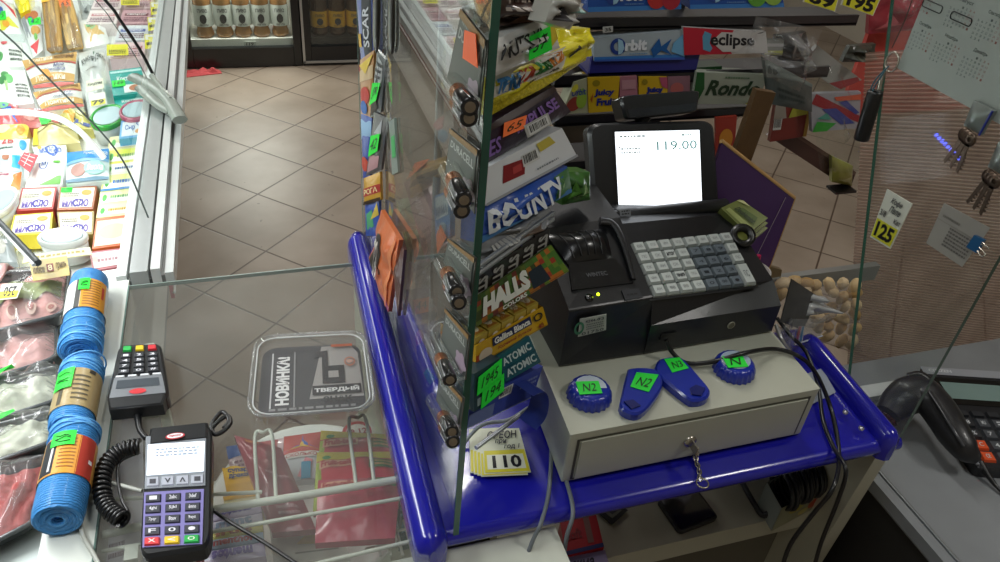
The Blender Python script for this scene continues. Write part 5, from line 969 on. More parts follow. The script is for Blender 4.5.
# hinge and screen
SL, SRr = V((.470, .893, 1.165)), V((.715, .899, 1.160))
g = G(); a, b = V((.49, .875, 1.172)), V((.705, .895, 1.162)); g.tube([a, b], .013, TB, n=16); g.tube([a.lerp(b, .06), a.lerp(b, .22)], .0138, TB3, n=16); g.build('hinge_bar', till)
g = G(); s_ = Sheet([a+V((.012, -.012, .010)), a+V((.030, -.011, .010)), a+V((.030, -.005, .018)), a+V((.012, -.006, .018))]); g.slab(s_, card('#8a8e94'), .0005); g.scrib(s_, .15, .1, .9, .9, '#22242a', .0006, 2, 3); g.build('small_label', till)
SP = [onx(595, 222, .482), onx(721, 211, .703), onx(715, 120, .703), onx(588, 123, .482)]
n_ = (SP[1]-SP[0]).cross(SP[3]-SP[0]).normalized(); SPl = PL(SP[0], n_); scr = Sheet([SPl(*p) for p in ((595, 222), (721, 211), (715, 121), (588, 124))])
g = G(); g.prism([scr.P(.5+a, .5+b) for a, b in rr(1.0, 1.02, .10, 5)], .022, TB, d=-scr.N, inset=.006)
g.prism([scr.P(.5+a, .5+b, -.018) for a, b in rr(.8, .8, .1, 4)], .025, TB, d=-scr.N); sh_ = g.build('screen_housing', till)
g = G(); w_ = Sheet([SPl(*p) for p in ((616, 211.5), (703.5, 203), (700.5, 128), (612, 130))]); g.grid(w_, 0, 0, 1, 1, TB2, .0005); g.build('screen_bezel', till)
li = Sheet([SPl(*p) for p in ((618.5, 209.5), (701.5, 201), (699, 130), (614.5, 132))]); li = Sheet([p+li.N*.0012 for p in li.c])
g = G(); g.grid(li, 0, 0, 1, 1, M('#f2f8ff', emit=1.6, rough=.2, vary=0), 0)
E_ = lambda h: M(h, rough=.4, vary=0, emit=.25)
g.text(li, '119.00', .48, .74, .96, .86, E_('#6aa8a0'), .0005, bold=0); g.scrib(li, .06, .70, .28, .80, E_('#c2cccc'), .0005, 2, 6); g.scrib(li, .05, .91, .35, .96, E_('#b4c0c0'), .0005, 1, 6); g.scrib(li, .78, .91, .9, .96, E_('#a8c4c0'), .0005, 1, 3); g.ell(li, .045, .80, .008, .01, E_('#404448'), .0005)
g.build('lit_display', till)
# customer display standing on the screen's top edge
cd = PL(scr.P(.5, 1.02, -.012), scr.N); g = G()
q = [cd(*p) for p in ((622, 121), (694, 113), (697, 91), (616, 97))]
csh = Sheet(q); g.prism([csh.P(.5+a, .5+b, .012) for a, b in rr(1., 1., .12, 4)], .034, TB2, d=-csh.N, inset=.004)
s2 = Sheet([csh.P(.06, .08, .0125), csh.P(.96, .08, .0125), csh.P(.97, .42, .0125), csh.P(.06, .42, .0125)]); g.slab(s2, M('#25282e', rough=.2, coat=.6), .001); cdo = g.build('customer_display', till)
g = G(); g.tube([scr.P(.4, .95, -.02), csh.P(.4, .2, -.01)], .009, TB); g.build('display_stem', till)
# receipt printer block
PA, PB_, PC, PD = V((.362, .703, 1.150)), V((.488, .712, 1.147)), V((.488, .84, 1.196)), V((.362, .835, 1.192))
g = G(); loft([[V((.36, .700, 1.055)), V((.36, .95, 1.055)), V((.36, .95, 1.20)), PD, PA][::-1], [V((.4885, .700, 1.055)), V((.4885, .95, 1.055)), V((.4885, .95, 1.20)), PC, PB_][::-1]], TB); g.build('printer_body', till, bevel=.003)
PP = PL(PA, (PB_-PA).cross(PC-PA))
def pq(*c): return [PP(540+x/3.12, 190+y/3.12) for x, y in c]
g = G(); s_ = Sheet(pq((98, 315), (290, 292), (232, 215), (88, 232))); g.slab(Sheet([p+s_.N*.0025 for p in s_.c]), TB2, .0025); g.text(s_, 'WINTEC', .28, .38, .66, .54, '#5a5c60', .0035, bold=.02); g.build('paper_door', till)
g = G(); s_ = Sheet(pq((88, 232), (226, 212), (205, 120), (20, 140)), b=.016, crinkle=0, p=2, n=14); g.slab(s_, TB2, .004)
for i in range(5):
    u = .16+.15*i; g.tube([s_.P(u, v, .0008) for v in (.12, .3, .5, .7, .9)], .0012, TB, n=5)
g.build('paper_cover', till)
g = G(); g.tube(bez([PP(540+x/3.12, 190+y/3.12)+V((0, 0, .006)) for x, y in ((185, 108), (225, 118), (255, 170), (290, 290))], 5), [.0085, .0085, .008, .008, .0075, .007, .007, .0065, .006, .006, .0055, .005, .005, .0045, .004, .004], TB, flat=.6); g.build('side_ridge', till)
g = G(); p = PP(589, 298); g.lathe(p, s_.N, [(.0058, 0), (.0055, .002), (0, .0025)], M('#08090b', rough=.15, coat=.8), n=18); g.build('feed_button', till)
g = G(); p = PP(598, 294.5); g.lathe(p, s_.N, [(.002, 0), (.0018, .0015), (0, .002)], M('#c8e81c', emit=6), n=12); g.build('power_light', till)
g = G(); s_ = Sheet([PP(*p) for p in ((625, 301), (642, 298), (638, 289), (621, 291))]); g.slab(Sheet([p+s_.N*.002 for p in s_.c]), TB3, .002); g.scrib(s_, .2, .3, .8, .6, '#0c0d10', .0025, 1, 2); g.build('side_button', till)
pf = PY(.6985); g = G(); s_ = Sheet(Q(pf, (578, 337), (606, 330), (606.5, 314), (580, 319))); g.slab(s_, card('#b4b8b0'), .0005); decorate(g, s_, [('o', .0, .5, .18, .35, .4, '#3c7a5c'), ('t', '4244-ФЗ', .2, .72, .9, .9, '#3c4048'), ('s', .25, .3, .9, .68, '#6c7070', 3), ('t', '01750', .1, .08, .9, .25, '#4c5054')]); g.build('serial_sticker', till)

# black cable leaving the till over the drawer
g = G(); zt = 1.060
g.tube(bez([ony(666, 340, .69), onz(672, 352, 1.07), onz(686, 363, zt), onz(712, 362, zt+.006), onz(745, 353, zt+.016), onz(776, 349, zt), onz(800, 357, zt-.004), onz(815, 372, 1.03), onz(828, 400, .985), onz(836, 430, .966), onz(839, 462, .955), ony(832, 490, .49), ony(812, 515, .5), ony(790, 545, .5), ony(780, 575, .5)], 5), .0032, CB, n=8)
tag(g.build('power_cable'), 'black cable looping from the till across the drawer and over the blue shelf edge', 'cable')
g = G(); g.tube(bez([onz(777, 318, 1.03), onz(790, 335, 1.02), onz(806, 352, 1.0), onz(818, 385, .975), onz(823, 420, .966), onz(834, 448, .966), ony(846, 470, .505), ony(838, 500, .50), ony(822, 540, .50), ony(812, 575, .50)], 5), .0030, CB, n=8)
tag(g.build('power_cable'), 'second black cable hanging over the blue shelf edge beside the blue end rail', 'cable')

# ================================================================ blue key fobs on the drawer
FB = M('#1a2f9e', rough=.28, coat=.5)
def capfob(px, py, r, label, tx, white):
    c = onz(px, py, 1.064); c.z = 1.0535; g = G(); root = empty('bottle_cap_opener', c, label, 'bottle opener', 'blue bottle cap shaped openers on the drawer')
    n = 84; prof = [(1.0, 0, 1), (1.0, .004, 1), (.94, .012, .8), (.86, .0165, .3), (.7, .018, 0), (0, .018, 0)]; rings = []
    for k, h, w in prof: rings.append([c+V((math.cos(2*math.pi*i/n)*r*(k+.045*w*math.cos(21*2*math.pi*i/n)), math.sin(2*math.pi*i/n)*r*(k+.045*w*math.cos(21*2*math.pi*i/n)), h)) for i in range(n)])
    vs = [p for q in rings for p in q]; g.add(vs, [(i*n+j, i*n+(j+1) % n, (i+1)*n+(j+1) % n, (i+1)*n+j) for i in range(len(prof)-1) for j in range(n)], FB, True); g.build('fluted_body', root)
    g = G(); tp_ = c+V((0, 0, .0186)); s = Sheet([tp_+V((-r*.72, -r*.72, 0)), tp_+V((r*.72, -r*.72, 0)), tp_+V((r*.72, r*.72, 0)), tp_+V((-r*.72, r*.72, 0))])
    if white: g.polyuv(s, [(.5+.5*math.cos(a), .5+.5*math.sin(a)) for a in [R_(x) for x in (-20, 0, 20, 45, 70, 95, 120, 150)]]+[(.35, .45)], M('#b8c4d0', rough=.4), 0)
    else: g.polyuv(s, [(.5+.52*math.cos(2*math.pi*i/24), .55+.45*math.sin(2*math.pi*i/24)) for i in range(24)], M('#9fb0c0', rough=.4), 0)
    g.build('white_print', root); g = G(); s2 = Sheet([s.P(.0, .22, .0012), s.P(.72, .12, .0012), s.P(.82, .66, .0012), s.P(.1, .78, .0012)]); g.slab(s2, M('#22e03a', rough=.5, emit=.02), .0004); g.text(s2, tx, .2, .2, .8, .8, '#123018', .0006, italic=.2, bold=0); g.build('green_sticker', root)
capfob(590, 391, .029, 'blue fluted bottle cap opener at the near left corner of the drawer, white swoosh', 'N2', True)
bpy.data.objects['bottle_cap_opener']['label'] = 'blue fluted cap opener nearest the price tag stack, white swoosh across it'
capfob(735, 365, .0285, 'blue fluted cap opener crossed by the black cable', 'N', False)
def crop2(*c): return [(530+x/2.423, 330+y/2.423) for x, y in c]
def paddle(outl, label, stq, tx, notch):
    pts = [onz(*p, 1.066) for p in crop2(*outl)]; c = sum(pts, V())/len(pts); root = empty('paddle_opener', at_(c, 1.0535), label, 'bottle opener', 'flat blue paddle openers on the drawer')
    sm = bez(pts+[pts[0]], 3)[:-1]; g = G(); g.prism(sm, .0125, FB, inset=.003); g.build('body', root)
    g = G(); s = Sheet([onz(*p, 1.0672) for p in crop2(*stq)]); g.slab(s, M('#22e03a', rough=.5, emit=.02), .0005); g.text(s, tx, .2, .2, .85, .7, '#123018', .0007, italic=.2, bold=0); g.build('green_sticker', root)
    g = G(); g.prism([onz(*p, 1.0685) for p in crop2(*notch)], .002, M('#101c66', rough=.3, coat=.4)); g.build('opener_slot', root)
paddle([(217, 178), (225, 192), (255, 203), (282, 190), (316, 145), (321, 115), (302, 92), (245, 90), (234, 105)][::1], 'blue paddle opener with green sticker lying second in the row', [(243, 137), (288, 150), (312, 108), (258, 102)], 'N2', [(228, 172), (246, 190), (268, 182), (250, 168)])
paddle([(303, 88), (310, 106), (378, 162), (402, 170), (428, 164), (437, 148), (428, 130), (376, 72), (350, 63), (315, 68)], 'blue paddle opener with green sticker and a slotted end, half under the till', [(345, 103), (385, 92), (362, 66), (325, 70)], 'N3', [(392, 155), (415, 158), (425, 140), (402, 132), (388, 140)])

# ================================================================ things behind and beside the till
bd = Sheet([ony(694, 222, .955), ony(765, 274, .955), ony(795, 199, .955), ony(722, 142, .955)])
bd = Sheet([bd.c[0]-V((0, 0, bd.c[0].z-.7045)), bd.c[1]-V((0, 0, bd.c[1].z-.7045)), bd.c[2], bd.c[3]]); rt = empty('purple_board', bd.P(.5, 0), 'purple board with pale wooden edges leaning behind the till', 'board'); g = G(); g.slab(bd, M('#4a2a62', rough=.4, coat=.2, vary=.15, vscale=8), .006); g.build('purple_face', rt)
g = G(); WD = M('#b08c58', rough=.55, bump=.2)
for a, b in (((0, 1.0), (1, 1.0)), ((1, 0), (1, 1))): g.tube([bd.P(*a, -.003), bd.P(*b, -.003)], .0042, WD, n=4)
g.tube([bd.P(.55, 0, .001), bd.P(.88, .98, .001)], .0006, ink('#b8a8b8')); g.build('wooden_edging', rt)
st_ = Sheet(Q(PY(.985), (718, 202), (737, 200), (776, 93), (757, 90))); t_ = (st_.c[0].z-.7005)/(st_.c[3].z-st_.c[0].z); t2_ = (st_.c[1].z-.7005)/(st_.c[2].z-st_.c[1].z); st_ = Sheet([st_.c[0]-(st_.c[3]-st_.c[0])*t_, st_.c[1]-(st_.c[2]-st_.c[1])*t2_, st_.c[2], st_.c[3]]); g = G(); g.slab(st_, M('#5c4222', rough=.6, bump=.5, bscale=30, vary=.25, vscale=12), .012); tag(g.build('wooden_stick'), 'plain brown wooden slat standing upright behind the till screen', 'slat')
pk = PL(onz(740, 215, 1.17), (-.1, -.5, .85)); 
for i in range(3):
    q = [(721, 208+i*7), (748, 234+i*5), (768, 218+i*5), (740, 199+i*7)]; pts = [V(p)-V((0, 0, .0)) for p in Q(PL(onz(740, 215, 1.17-.02*i), (-.1, -.5, .85)), *q)]
    pack('gum_box', ('green and yellow gum box on top of the pile beside the till', 'green gum box second in the pile beside the till', 'lowest green gum box in the pile beside the till')[i], 'gum box', pts, '#6c7438', [('r', .1, .1, .9, .3, '#949c5c'), ('p', [(.2, .35), (.9, .4), (.8, .75), (.3, .7)], '#4c5c24'), ('t', 'Doublemint', .2, .4, .85, .62, '#1c2414', dict(italic=.3)), ('p', [(.0, .8), (.4, .95), (.1, 1)], '#c8c890')], t=.018)
g = G(); c = onz(741, 238, 1.15); nn = V((-.2, -.5, .84)); g.lathe(c, nn, [(.0095, 0), (.019, 0), (.019, .012), (.0095, .012), (.0095, 0)], M('#0c0d0e', rough=.3, coat=.4), n=26); g.lathe(c+nn*.002, nn, [(.0095, 0), (0, 0)], M('#8c9440', rough=.5), n=20)
tag(g.build('tape_roll'), 'roll of black tape standing beside the gum box pile', 'tape roll')
g = G(); c = V((.772, .86, 1.0)); c = onz(757, 290, 1.03)+V((-.004, .02, -.05)); g.lathe(c, (0, 0, 1), [(0, 0), (.022, 0), (.028, .075), (.030, .077), (.030, .079), (.027, .079), (.021, .004), (0, .004)], M('#c8c6c0', rough=.35, coat=.3), n=26); tag(g.build('plastic_cup'), 'white plastic cup tucked behind the right end of the till', 'cup')
g = G(); g.tube([c+V((.01, 0, .02)), c+V((.004, .002, .105))], .004, M('#c8285c', rough=.3)); tag(g.build('pink_pen'), 'pink pen standing in the white cup behind the till', 'pen')
# plate holder with metal card and cracker bag
pl_ = PYAW(onz(790, 345, .985), 28, 18)
hd = empty('card_holder', onz(795, 345, .965), 'clear plastic holder with a scuffed grey metal plate standing on the blue shelf', 'holder')
g = G(); s = Sheet([pl_(*p) for p in ((781, 322), (803, 330), (819, 297), (792, 279))]); g.slab(s, M('#5c5c5a', rough=.35, metal=.7, vary=.35, vscale=30), .002); g.build('metal_plate', hd)
g = G(); s = Sheet([pl_(*p) for p in ((786, 358), (812, 352), (822, 318), (790, 318))]); s = Sheet([p+s.N*.006 for p in s.c]); g.slab(s, CLEARPLASTIC, .018); g.tube([s.P(.1, .35, .001), s.P(1.05, .5, .001)], .0014, M('#b8c0d0', rough=.2)); g.build('clear_pocket', hd)
g = G(); s3 = Sheet([pl_(*p) for p in ((792, 345), (800, 346), (803, 326), (797, 326))]); g.slab(Sheet([p+s3.N*.003 for p in s3.c]), card('#c8c0c0'), .0008); decorate(g, Sheet([p+s3.N*.003 for p in s3.c]), [('r', 0, 0, .35, 1, '#a83a44'), ('r', .5, 0, .8, 1, '#2c7ca0')]); g.build('paper_strip', hd)
g = G(); s = Sheet([pl_(*p) for p in ((806, 316), (822, 314), (826, 297), (812, 294))], b=.014, crinkle=1.2); s = s; g.slab(s, M('#c0c4c4', rough=.15, coat=.8, alpha=.75), .006); g.build('tape_blob', hd)
g = G(); s = Sheet([onz(p[0], p[1], 1.0) for p in ((772, 352), (792, 356), (790, 335), (772, 332))], b=.02, crinkle=1.4); g.slab(s, FILMWRAP, .004); g.tube(bez([onz(776, 325, 1.03), onz(782, 340, 1.02), onz(790, 352, 1.0)], 4), .003, M('#c0c0c0', metal=.7, rough=.3)); tag(g.build('film_scrap'), 'crumpled clear film and wire between the drawer and the card holder', 'film')
# snack bag with curls of puffed corn
cb = empty('cracker_bag', V((.96, .93, .90)), 'clear bag of tan puffed crackers beyond the end of the till', 'snack bag'); rs = random.Random(8)
pts = [(x, y) for y in range(284, 350, 11) for x in range(768, 858, 12) if y < 300+ (x-760)*.6 and not (x < 790 and y > 305)]
for i, (x, y) in enumerate(pts):
    p = ony(x+rs.uniform(-3, 3), y+rs.uniform(-3, 3), .92+rs.uniform(0, .02)); a = rs.uniform(0, 3.14); d = V((math.cos(a), rs.uniform(-.4, .4), math.sin(a)))*.014; g = G()
    g.tube(bez([p-d, p+V((0, -.004, .006)), p+d], 3), [.006, .009, .0105, .011, .0105, .009, .006], M(rs.choice(('#c8a874', '#d8bc8c', '#b8945c', '#dcc49c')), rough=.6, bump=.3), n=8); g.build('cracker', cb)
g = G(); s = Sheet(Q(PY(.905), (766, 330), (862, 352), (850, 284), (778, 276)), b=.03, crinkle=.6, n=16); g.grid(s, 0, 0, 1, 1, FILMWRAP); g.build('clear_bag', cb)
g = G(); g.box((.80, .97, .90), (1.18, .985, .935), M('#8a8c88', rough=.4)); a = Q(PY(.98), (748, 302), (776, 298), (772, 276), (748, 268)); g.slab(Sheet(Q(PY(.975), (760, 312), (776, 304), (782, 270), (768, 266))), M('#7c6c50', rough=.6), .01); tag(g.build('wooden_ledge'), 'grey and brown ledge behind the cracker bag', 'ledge')

# ================================================================ gum rack behind the till
YR = 1.16
rk = empty('gum_rack', (.85, 1.22, .7), 'dark wire and plastic rack of chewing gum behind the till', 'rack'); SHM = M('#1b1a1e', rough=.35, coat=.3)
def lip(ya, yb, x0, x1, nm='shelf', mt=None, dep=.10):
    p = [ony(x0, ya, YR), ony(x1, ya-(x1-x0)*.02, YR), ony(x1, yb-(x1-x0)*.02, YR), ony(x0, yb, YR)]; zt_ = (p[0].z+p[1].z)/2; zb = (p[2].z+p[3].z)/2
    g = G(); g.box((p[0].x, YR, zb), (p[1].x, YR+.006, zt_), mt or SHM); g.box((p[0].x, YR, zb-.002), (p[1].x, YR+dep, zb+.003), mt or SHM); return g.build(nm, rk)
lip(20, 30, 560, 860); lip(74, 84, 556, 830); lip(114, 122, 556, 770); lip(160, 167, 545, 700)
g = G()
for x in (.52, .76): g.box((x, YR+.10, .3), (x+.02, YR+.12, 1.75), SHM)
g.box((.52, YR+.10, .3), (1.14, YR+.25, .32), SHM); g.build('rack_post', rk)
lip(56, 74, 592, 700, 'blue_price_rail', M('#2c2c78', rough=.4))
for px in (595, 610, 630):
    pass
def gum(name, label, q, base, dec, y=YR-.004, b=0, t=.03, st=None, crinkle=.12, cat='gum box', **k): return pack(name, label, cat, Q(PY(y), *q), base, dec, t=t, b=b, st=st, crinkle=crinkle, **k)
def ob(q, label, base, nm='Orbit', extra=()): gum('gum_box', label, q, base, [('r', 0, .0, 1, .18, '#3a7ac0'), ('o', .26, .58, .085, .34, .45, '#24408c'), ('p', [(.26, .25), (.26, .9), (.31, .8), (.33, .5), (.30, .3)], '#9cc4dc'), ('t', nm[1:], .33, .38, .58, .82, '#e0e4ea', dict(bold=.05, italic=.1)), ('s', .38, .22, .58, .30, '#6c90b8', 1)]+list(extra), y=YR-.003)
ob([(588, 12), (681, 9), (682, -16), (588, -16)], 'royal blue gum box with red fruit print on the top shelf', '#1f4fa0', extra=[('e', .72, .45, .1, .4, '#b83030'), ('e', .88, .4, .1, .4, '#a82838')])
ob([(690, 9), (784, 7), (782, -16), (690, -16)], 'royal blue gum box with green mint print on the top shelf', '#1f4fa0', extra=[('e', .7, .45, .1, .4, '#5a9a34'), ('e', .88, .5, .1, .4, '#8ab04a')])
ob([(594, 61), (684, 59), (683, 30), (594, 38)], 'silver gum box with blue butterfly splash on the middle shelf', '#a4b0b8', extra=[('p', [(.62, .4), (.72, .8), (.74, .5), (.86, .75), (.8, .4), (.86, .15), (.74, .35), (.65, .1)], '#1c5a9c'), ('p', [(.85, .3), (1, .1), (1, .9), (.88, .6)], '#6ca8d0'), ('r', 0, 0, 1, .08, '#3a5ab0')])
gum('gum_box', 'red and white gum box with black lowercase lettering on the middle shelf', [(684, 55), (768, 53), (766, 32), (683, 27)], '#bcbab8', [('p', [(0, 0), (.56, 0), (.5, .45), (.6, 1), (0, 1)], '#b81f34'), ('p', [(.22, .2), (.30, .1), (.33, .25), (.30, .45), (.33, .8), (.25, .9), (.22, .7)], '#5a98b8'), ('p', [(.45, .1), (.62, .1), (.78, .5), (.62, .9), (.45, .9), (.32, .5)], '#c2c0bc'), ('t', 'eclipse', .31, .22, .84, .85, '#16161a', dict(bold=.03, italic=.1))], y=YR-.006)
gum('gum_box', 'red box back showing above the middle shelf row', [(648, 40), (722, 38), (716, 22), (648, 26)], '#b01c34', [], y=YR+.03, t=.02)
for i, (a, b) in enumerate(((569, 579), (603, 613))): gum('price_card', ('tiny white price card at the near end of the middle shelf', 'tiny white price card above the silver gum box')[i], [(a, 33), (b, 32), (b, 26), (a, 27)], '#b4b4b0', [('t', '35', .2, .2, .8, .8, '#303030')], y=YR-.012, t=.001, cat='price card')
gum('gum_box', 'yellow gum box with navy fruit lettering on the lower shelf', [(589, 113), (617, 111), (620, 77), (588, 78)], '#c8a420', [('e', .25, .85, .12, .09, '#8c7a18'), ('t', 'Juicy', .18, .45, .85, .68, '#1c2a7c', dict(bold=.05, italic=.1)), ('t', 'Fruit', .25, .2, .9, .42, '#1c2a7c', dict(bold=.05, italic=.1)), ('p', [(.05, .4), (.15, .6), (.1, .3)], '#a84a20')])
gum('gum_box', 'white and green apple gum box at the near end of the lower shelf', [(562, 114), (588, 113), (587, 78), (574, 82)], '#a4a488', [('e', .35, .3, .3, .22, '#8c3a30'), ('e', .7, .45, .25, .3, '#8ca83c'), ('t', 'Orbit', .1, .55, .9, .75, '#2c3c8c'), ('e', .2, .8, .2, .12, '#c8c03c')], y=YR-.002)
gum('gum_box', 'faded pink gum box between the two yellow ones', [(620, 108), (638, 107), (637, 76), (620, 77)], '#a8707c', [('t', 'ice', .2, .2, .8, .4, '#5a3a6c'), ('r', .1, .6, .9, .9, '#b88890')])
gum('gum_box', 'second yellow gum box half hidden by the customer display', [(639, 108), (668, 106), (667, 77), (639, 77)], '#c8a420', [('t', 'Juicy', .25, .45, .85, .68, '#1c2a7c', dict(bold=.08)), ('e', .2, .85, .1, .09, '#8c7a18'), ('p', [(.7, 1), (1, 1), (1, .6), (.8, .7)], '#b0506c')])
gum('gum_box', 'mauve and pink gum box right behind the customer display', [(668, 106), (690, 104), (690, 76), (668, 77)], '#8c6470', [('e', .4, .6, .3, .2, '#b0605c')], y=YR-.002)
gum('gum_box', 'red back card of the lower shelf gum display', [(640, 92), (664, 90), (664, 70), (640, 71)], '#b82c48', [], y=YR+.035, t=.01)
gum('mint_box', 'green and white mint box with dark green script lettering', [(692, 104), (757, 104), (768, 75), (697, 72)], '#a8b0a0', [('p', [(0, 0), (.06, 0), (.14, .5), (.1, 1), (0, 1)], '#1c5a28'), ('t', 'Rondo', .16, .28, .95, .78, '#1c3a20', dict(bold=.035, italic=.25)), ('s', .4, .82, .75, .92, '#5a7a5a', 1), ('p', [(.8, 0), (1, 0), (1, .45), (.9, .2)], '#b8bc3c')], y=YR-.008)
gum('mint_box', 'darker green mint box standing behind the script lettered one', [(692, 78), (722, 76), (722, 66), (692, 68)], '#1a4a24', [('t', 'Rondo', .4, .3, .9, .8, '#6c9a6c')], y=YR+.01)
gum('juice_sachet', 'red and orange sachet hanging under the rack beside the till screen', [(716, 205), (731, 196), (737, 116), (716, 118)], '#9c3020', [('e', .5, .75, .35, .12, '#c8842c'), ('e', .5, .45, .3, .1, '#b8502c'), ('r', 0, 0, 1, .35, '#4c2a48')], y=1.10, t=.006)
gum('sweets_box', 'pale card box low in the rack under the lower shelf', [(548, 150), (590, 146), (590, 122), (556, 126)], '#8c8270', [], y=1.30, t=.01)
# goods piled at the far right end of the rack, under loose film
def heap(name, label, q, base, dec=(), y=1.22, b=.0, t=.01, **k): return pack(name, label, 'pack', Q(PY(y), *q), base, dec, b=b, t=t, **k)
heap('smoked_plastic_box', 'grey translucent plastic box end beyond the mint box', [(770, 104), (812, 112), (812, 84), (764, 58)], '#4c5654', [('p', [(.0, .6), (1, .9), (1, 1), (0, 1)], '#7c8884'), ('s', .2, .2, .8, .5, '#3a4442', 2)], y=1.10, b=.006)
heap('white_carton', 'flat white carton with a red end leaning across the rack end', [(800, 62), (838, 90), (862, 80), (818, 46)], '#9ca09c', [('p', [(.75, 0), (1, .1), (1, .9), (.9, 1)], '#9c3c40')], y=1.2)
heap('toothpaste_box', 'colourful box with blue, red and white stripes at the rack end', [(812, 132), (859, 128), (861, 92), (811, 94)], '#a8a8b0', [('p', [(0, .75), (.1, 1), (1, .35), (1, .15)], '#a02c34'), ('p', [(.2, .6), (.5, .6), (.9, .15), (.6, .15)], '#3c4c9c'), ('p', [(.55, .75), (.7, .8), (.98, .45), (.9, .4)], '#3c4c9c'), ('p', [(.45, .9), (1, .95), (1, .8), (.5, .8)], '#d8603c'), ('p', [(0, .0), (.3, .0), (.5, .2), (.1, .28)], '#3aa83c'), ('p', [(.1, .35), (.4, .3), (.3, .5)], '#4c9c8c')], y=1.18)
heap('tea_box', 'red brown carton with barcode and yellow edge below the smoked box', [(770, 142), (806, 136), (812, 104), (776, 102)], '#7c2c24', [('p', [(.0, .55), (.35, .6), (.25, 1), (0, 1)], '#9c968c'), ('b', .02, .3, .24, .6), ('r', .9, 0, 1, 1, '#a8842c'), ('p', [(.4, .6), (.9, .7), (.9, 1), (.5, 1)], '#a8a83c')], y=1.2)
heap('sauce_sachet', 'lime yellow curved sachet low at the rack end', [(832, 182), (852, 186), (853, 166), (832, 156)], '#a0a44c', [('p', [(.2, .2), (.9, .1), (.8, .5)], '#c0c48c')], y=1.2, b=.012)
heap('brown_carton', 'long dark brown carton edge running under the colourful box', [(768, 136), (850, 190), (856, 172), (786, 126)], '#4c342c', [('r', 0, .8, 1, 1, '#6c5448')], y=1.215)
heap('dark_pouch', 'dark pouch lying above the key tube at the top of the rack end', [(842, 62), (872, 62), (876, 44), (850, 46)], '#3a3c34', [('e', .5, .5, .3, .3, '#5c5c50')], y=1.2, b=.015, crinkle=.8)
heap('red_bag', 'red bag glimpsed high behind the calendar corner', [(868, 34), (915, 30), (925, -14), (872, -14)], '#a02c3c', [('p', [(.1, .1), (.6, .2), (.3, .5)], '#c86c74')], y=1.25, b=.015, crinkle=.8)
heap('dark_carton', 'brown grey crumpled pack under film beside the white carton', [(778, 60), (812, 62), (806, 32), (776, 36)], '#4c403a', [('p', [(.2, .2), (.7, .5), (.4, .8)], '#6c625c')], y=1.2, b=.015, crinkle=1.)
heap('yellow_pack', 'grey and yellow striped pack half under the loose film', [(764, 56), (782, 56), (784, 40), (764, 40)], '#6c7068', [('r', 0, .1, 1, .35, '#a8ac50'), ('r', 0, .6, 1, .8, '#9c9c9c')], y=1.17)
g = G(); s = Sheet(Q(PY(1.09), (742, 66), (800, 92), (822, 30), (756, 16)), b=.03, crinkle=1.2, n=18); g.grid(s, 0, 0, 1, 1, FILMWRAP); tag(g.build('clear_film'), 'loose crumpled clear film at the end of the gum shelves', 'film')
g = G(); s = Sheet(Q(PY(1.12), (820, 170), (870, 176), (868, 64), (806, 66)), b=.02, crinkle=.9, n=16); g.grid(s, 0, 0, 1, 1, GLASS); tag(g.build('clear_film'), 'sheet of thin clear film hanging before the colourful box', 'film')
for i, (q, n_) in enumerate((([(841, 5), (873, 16), (881, -2), (846, -12)], '195'), ([(803, 2), (835, 12), (840, -6), (806, -14)], '69'))):
    yellowtag('price_tag', ('yellow and white tag reading 195 high above the key tube', 'yellow and white tag reading 69 at the top edge beside the 195 tag')[i], PY(1.05), q, n_, white=.9)

g = G(); p_ = ony(842, 187, 1.2); g.box((p_.x-.03, 1.18, p_.z-.006), (p_.x+.025, 1.215, p_.z-.001), SHM); g.build('shelf', rk)
ls = empty('led_reflection', ony(948, 147, 1.08), 'short slanted row of glowing blue dots imitating a reflection, behind the ribbed panel', 'lights')
for i in range(9):  # emissive dots added to imitate a blue LED reflection
    q_ = ony(936+i*2.9, 135+i*2.9, 1.08); g = G(); g.lathe(q_, (0, -1, 0), [(.0045, 0), (.0045, .002), (0, .004)], M('#4a5cff', emit=5), n=8); g.build('blue_glint', ls)
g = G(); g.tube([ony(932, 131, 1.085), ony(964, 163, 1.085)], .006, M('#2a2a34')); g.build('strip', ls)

# ================================================================ right glass pane and what hangs on it
XR = .845
pn = empty('glass_partition', (XR, .7, .955), 'clear side pane with green edges rising from the right blue rail', 'glass pane')
yb0 = onx(848, 372, XR).y; a_ = onx(848, 372, XR); b_ = onx(885, 50, XR); sl = (b_.y-a_.y)/(b_.z-a_.z)
pr_ = [(.545, .962), (.545, 1.8), (a_.y+sl*(1.8-a_.z), 1.8), (a_.y+sl*(.962-a_.z), .962)]
g = G(); lo = [V((XR, y, z)) for y, z in pr_]; hi = [V((XR+.006, y, z)) for y, z in pr_]; g.add(lo, [(0, 1, 2, 3)], PARTITION); g.add(hi, [(3, 2, 1, 0)], PARTITION); g.build('glass_sheet', pn)
g = G(); eg = M('#4a5f55', rough=.2)
for i, j, e in ((0, 1, eg), (2, 3, EDGE)): g = G(); g.add([lo[i], lo[j], hi[j], hi[i]], [(0, 1, 2, 3)], e); g.build('green_edge', pn)
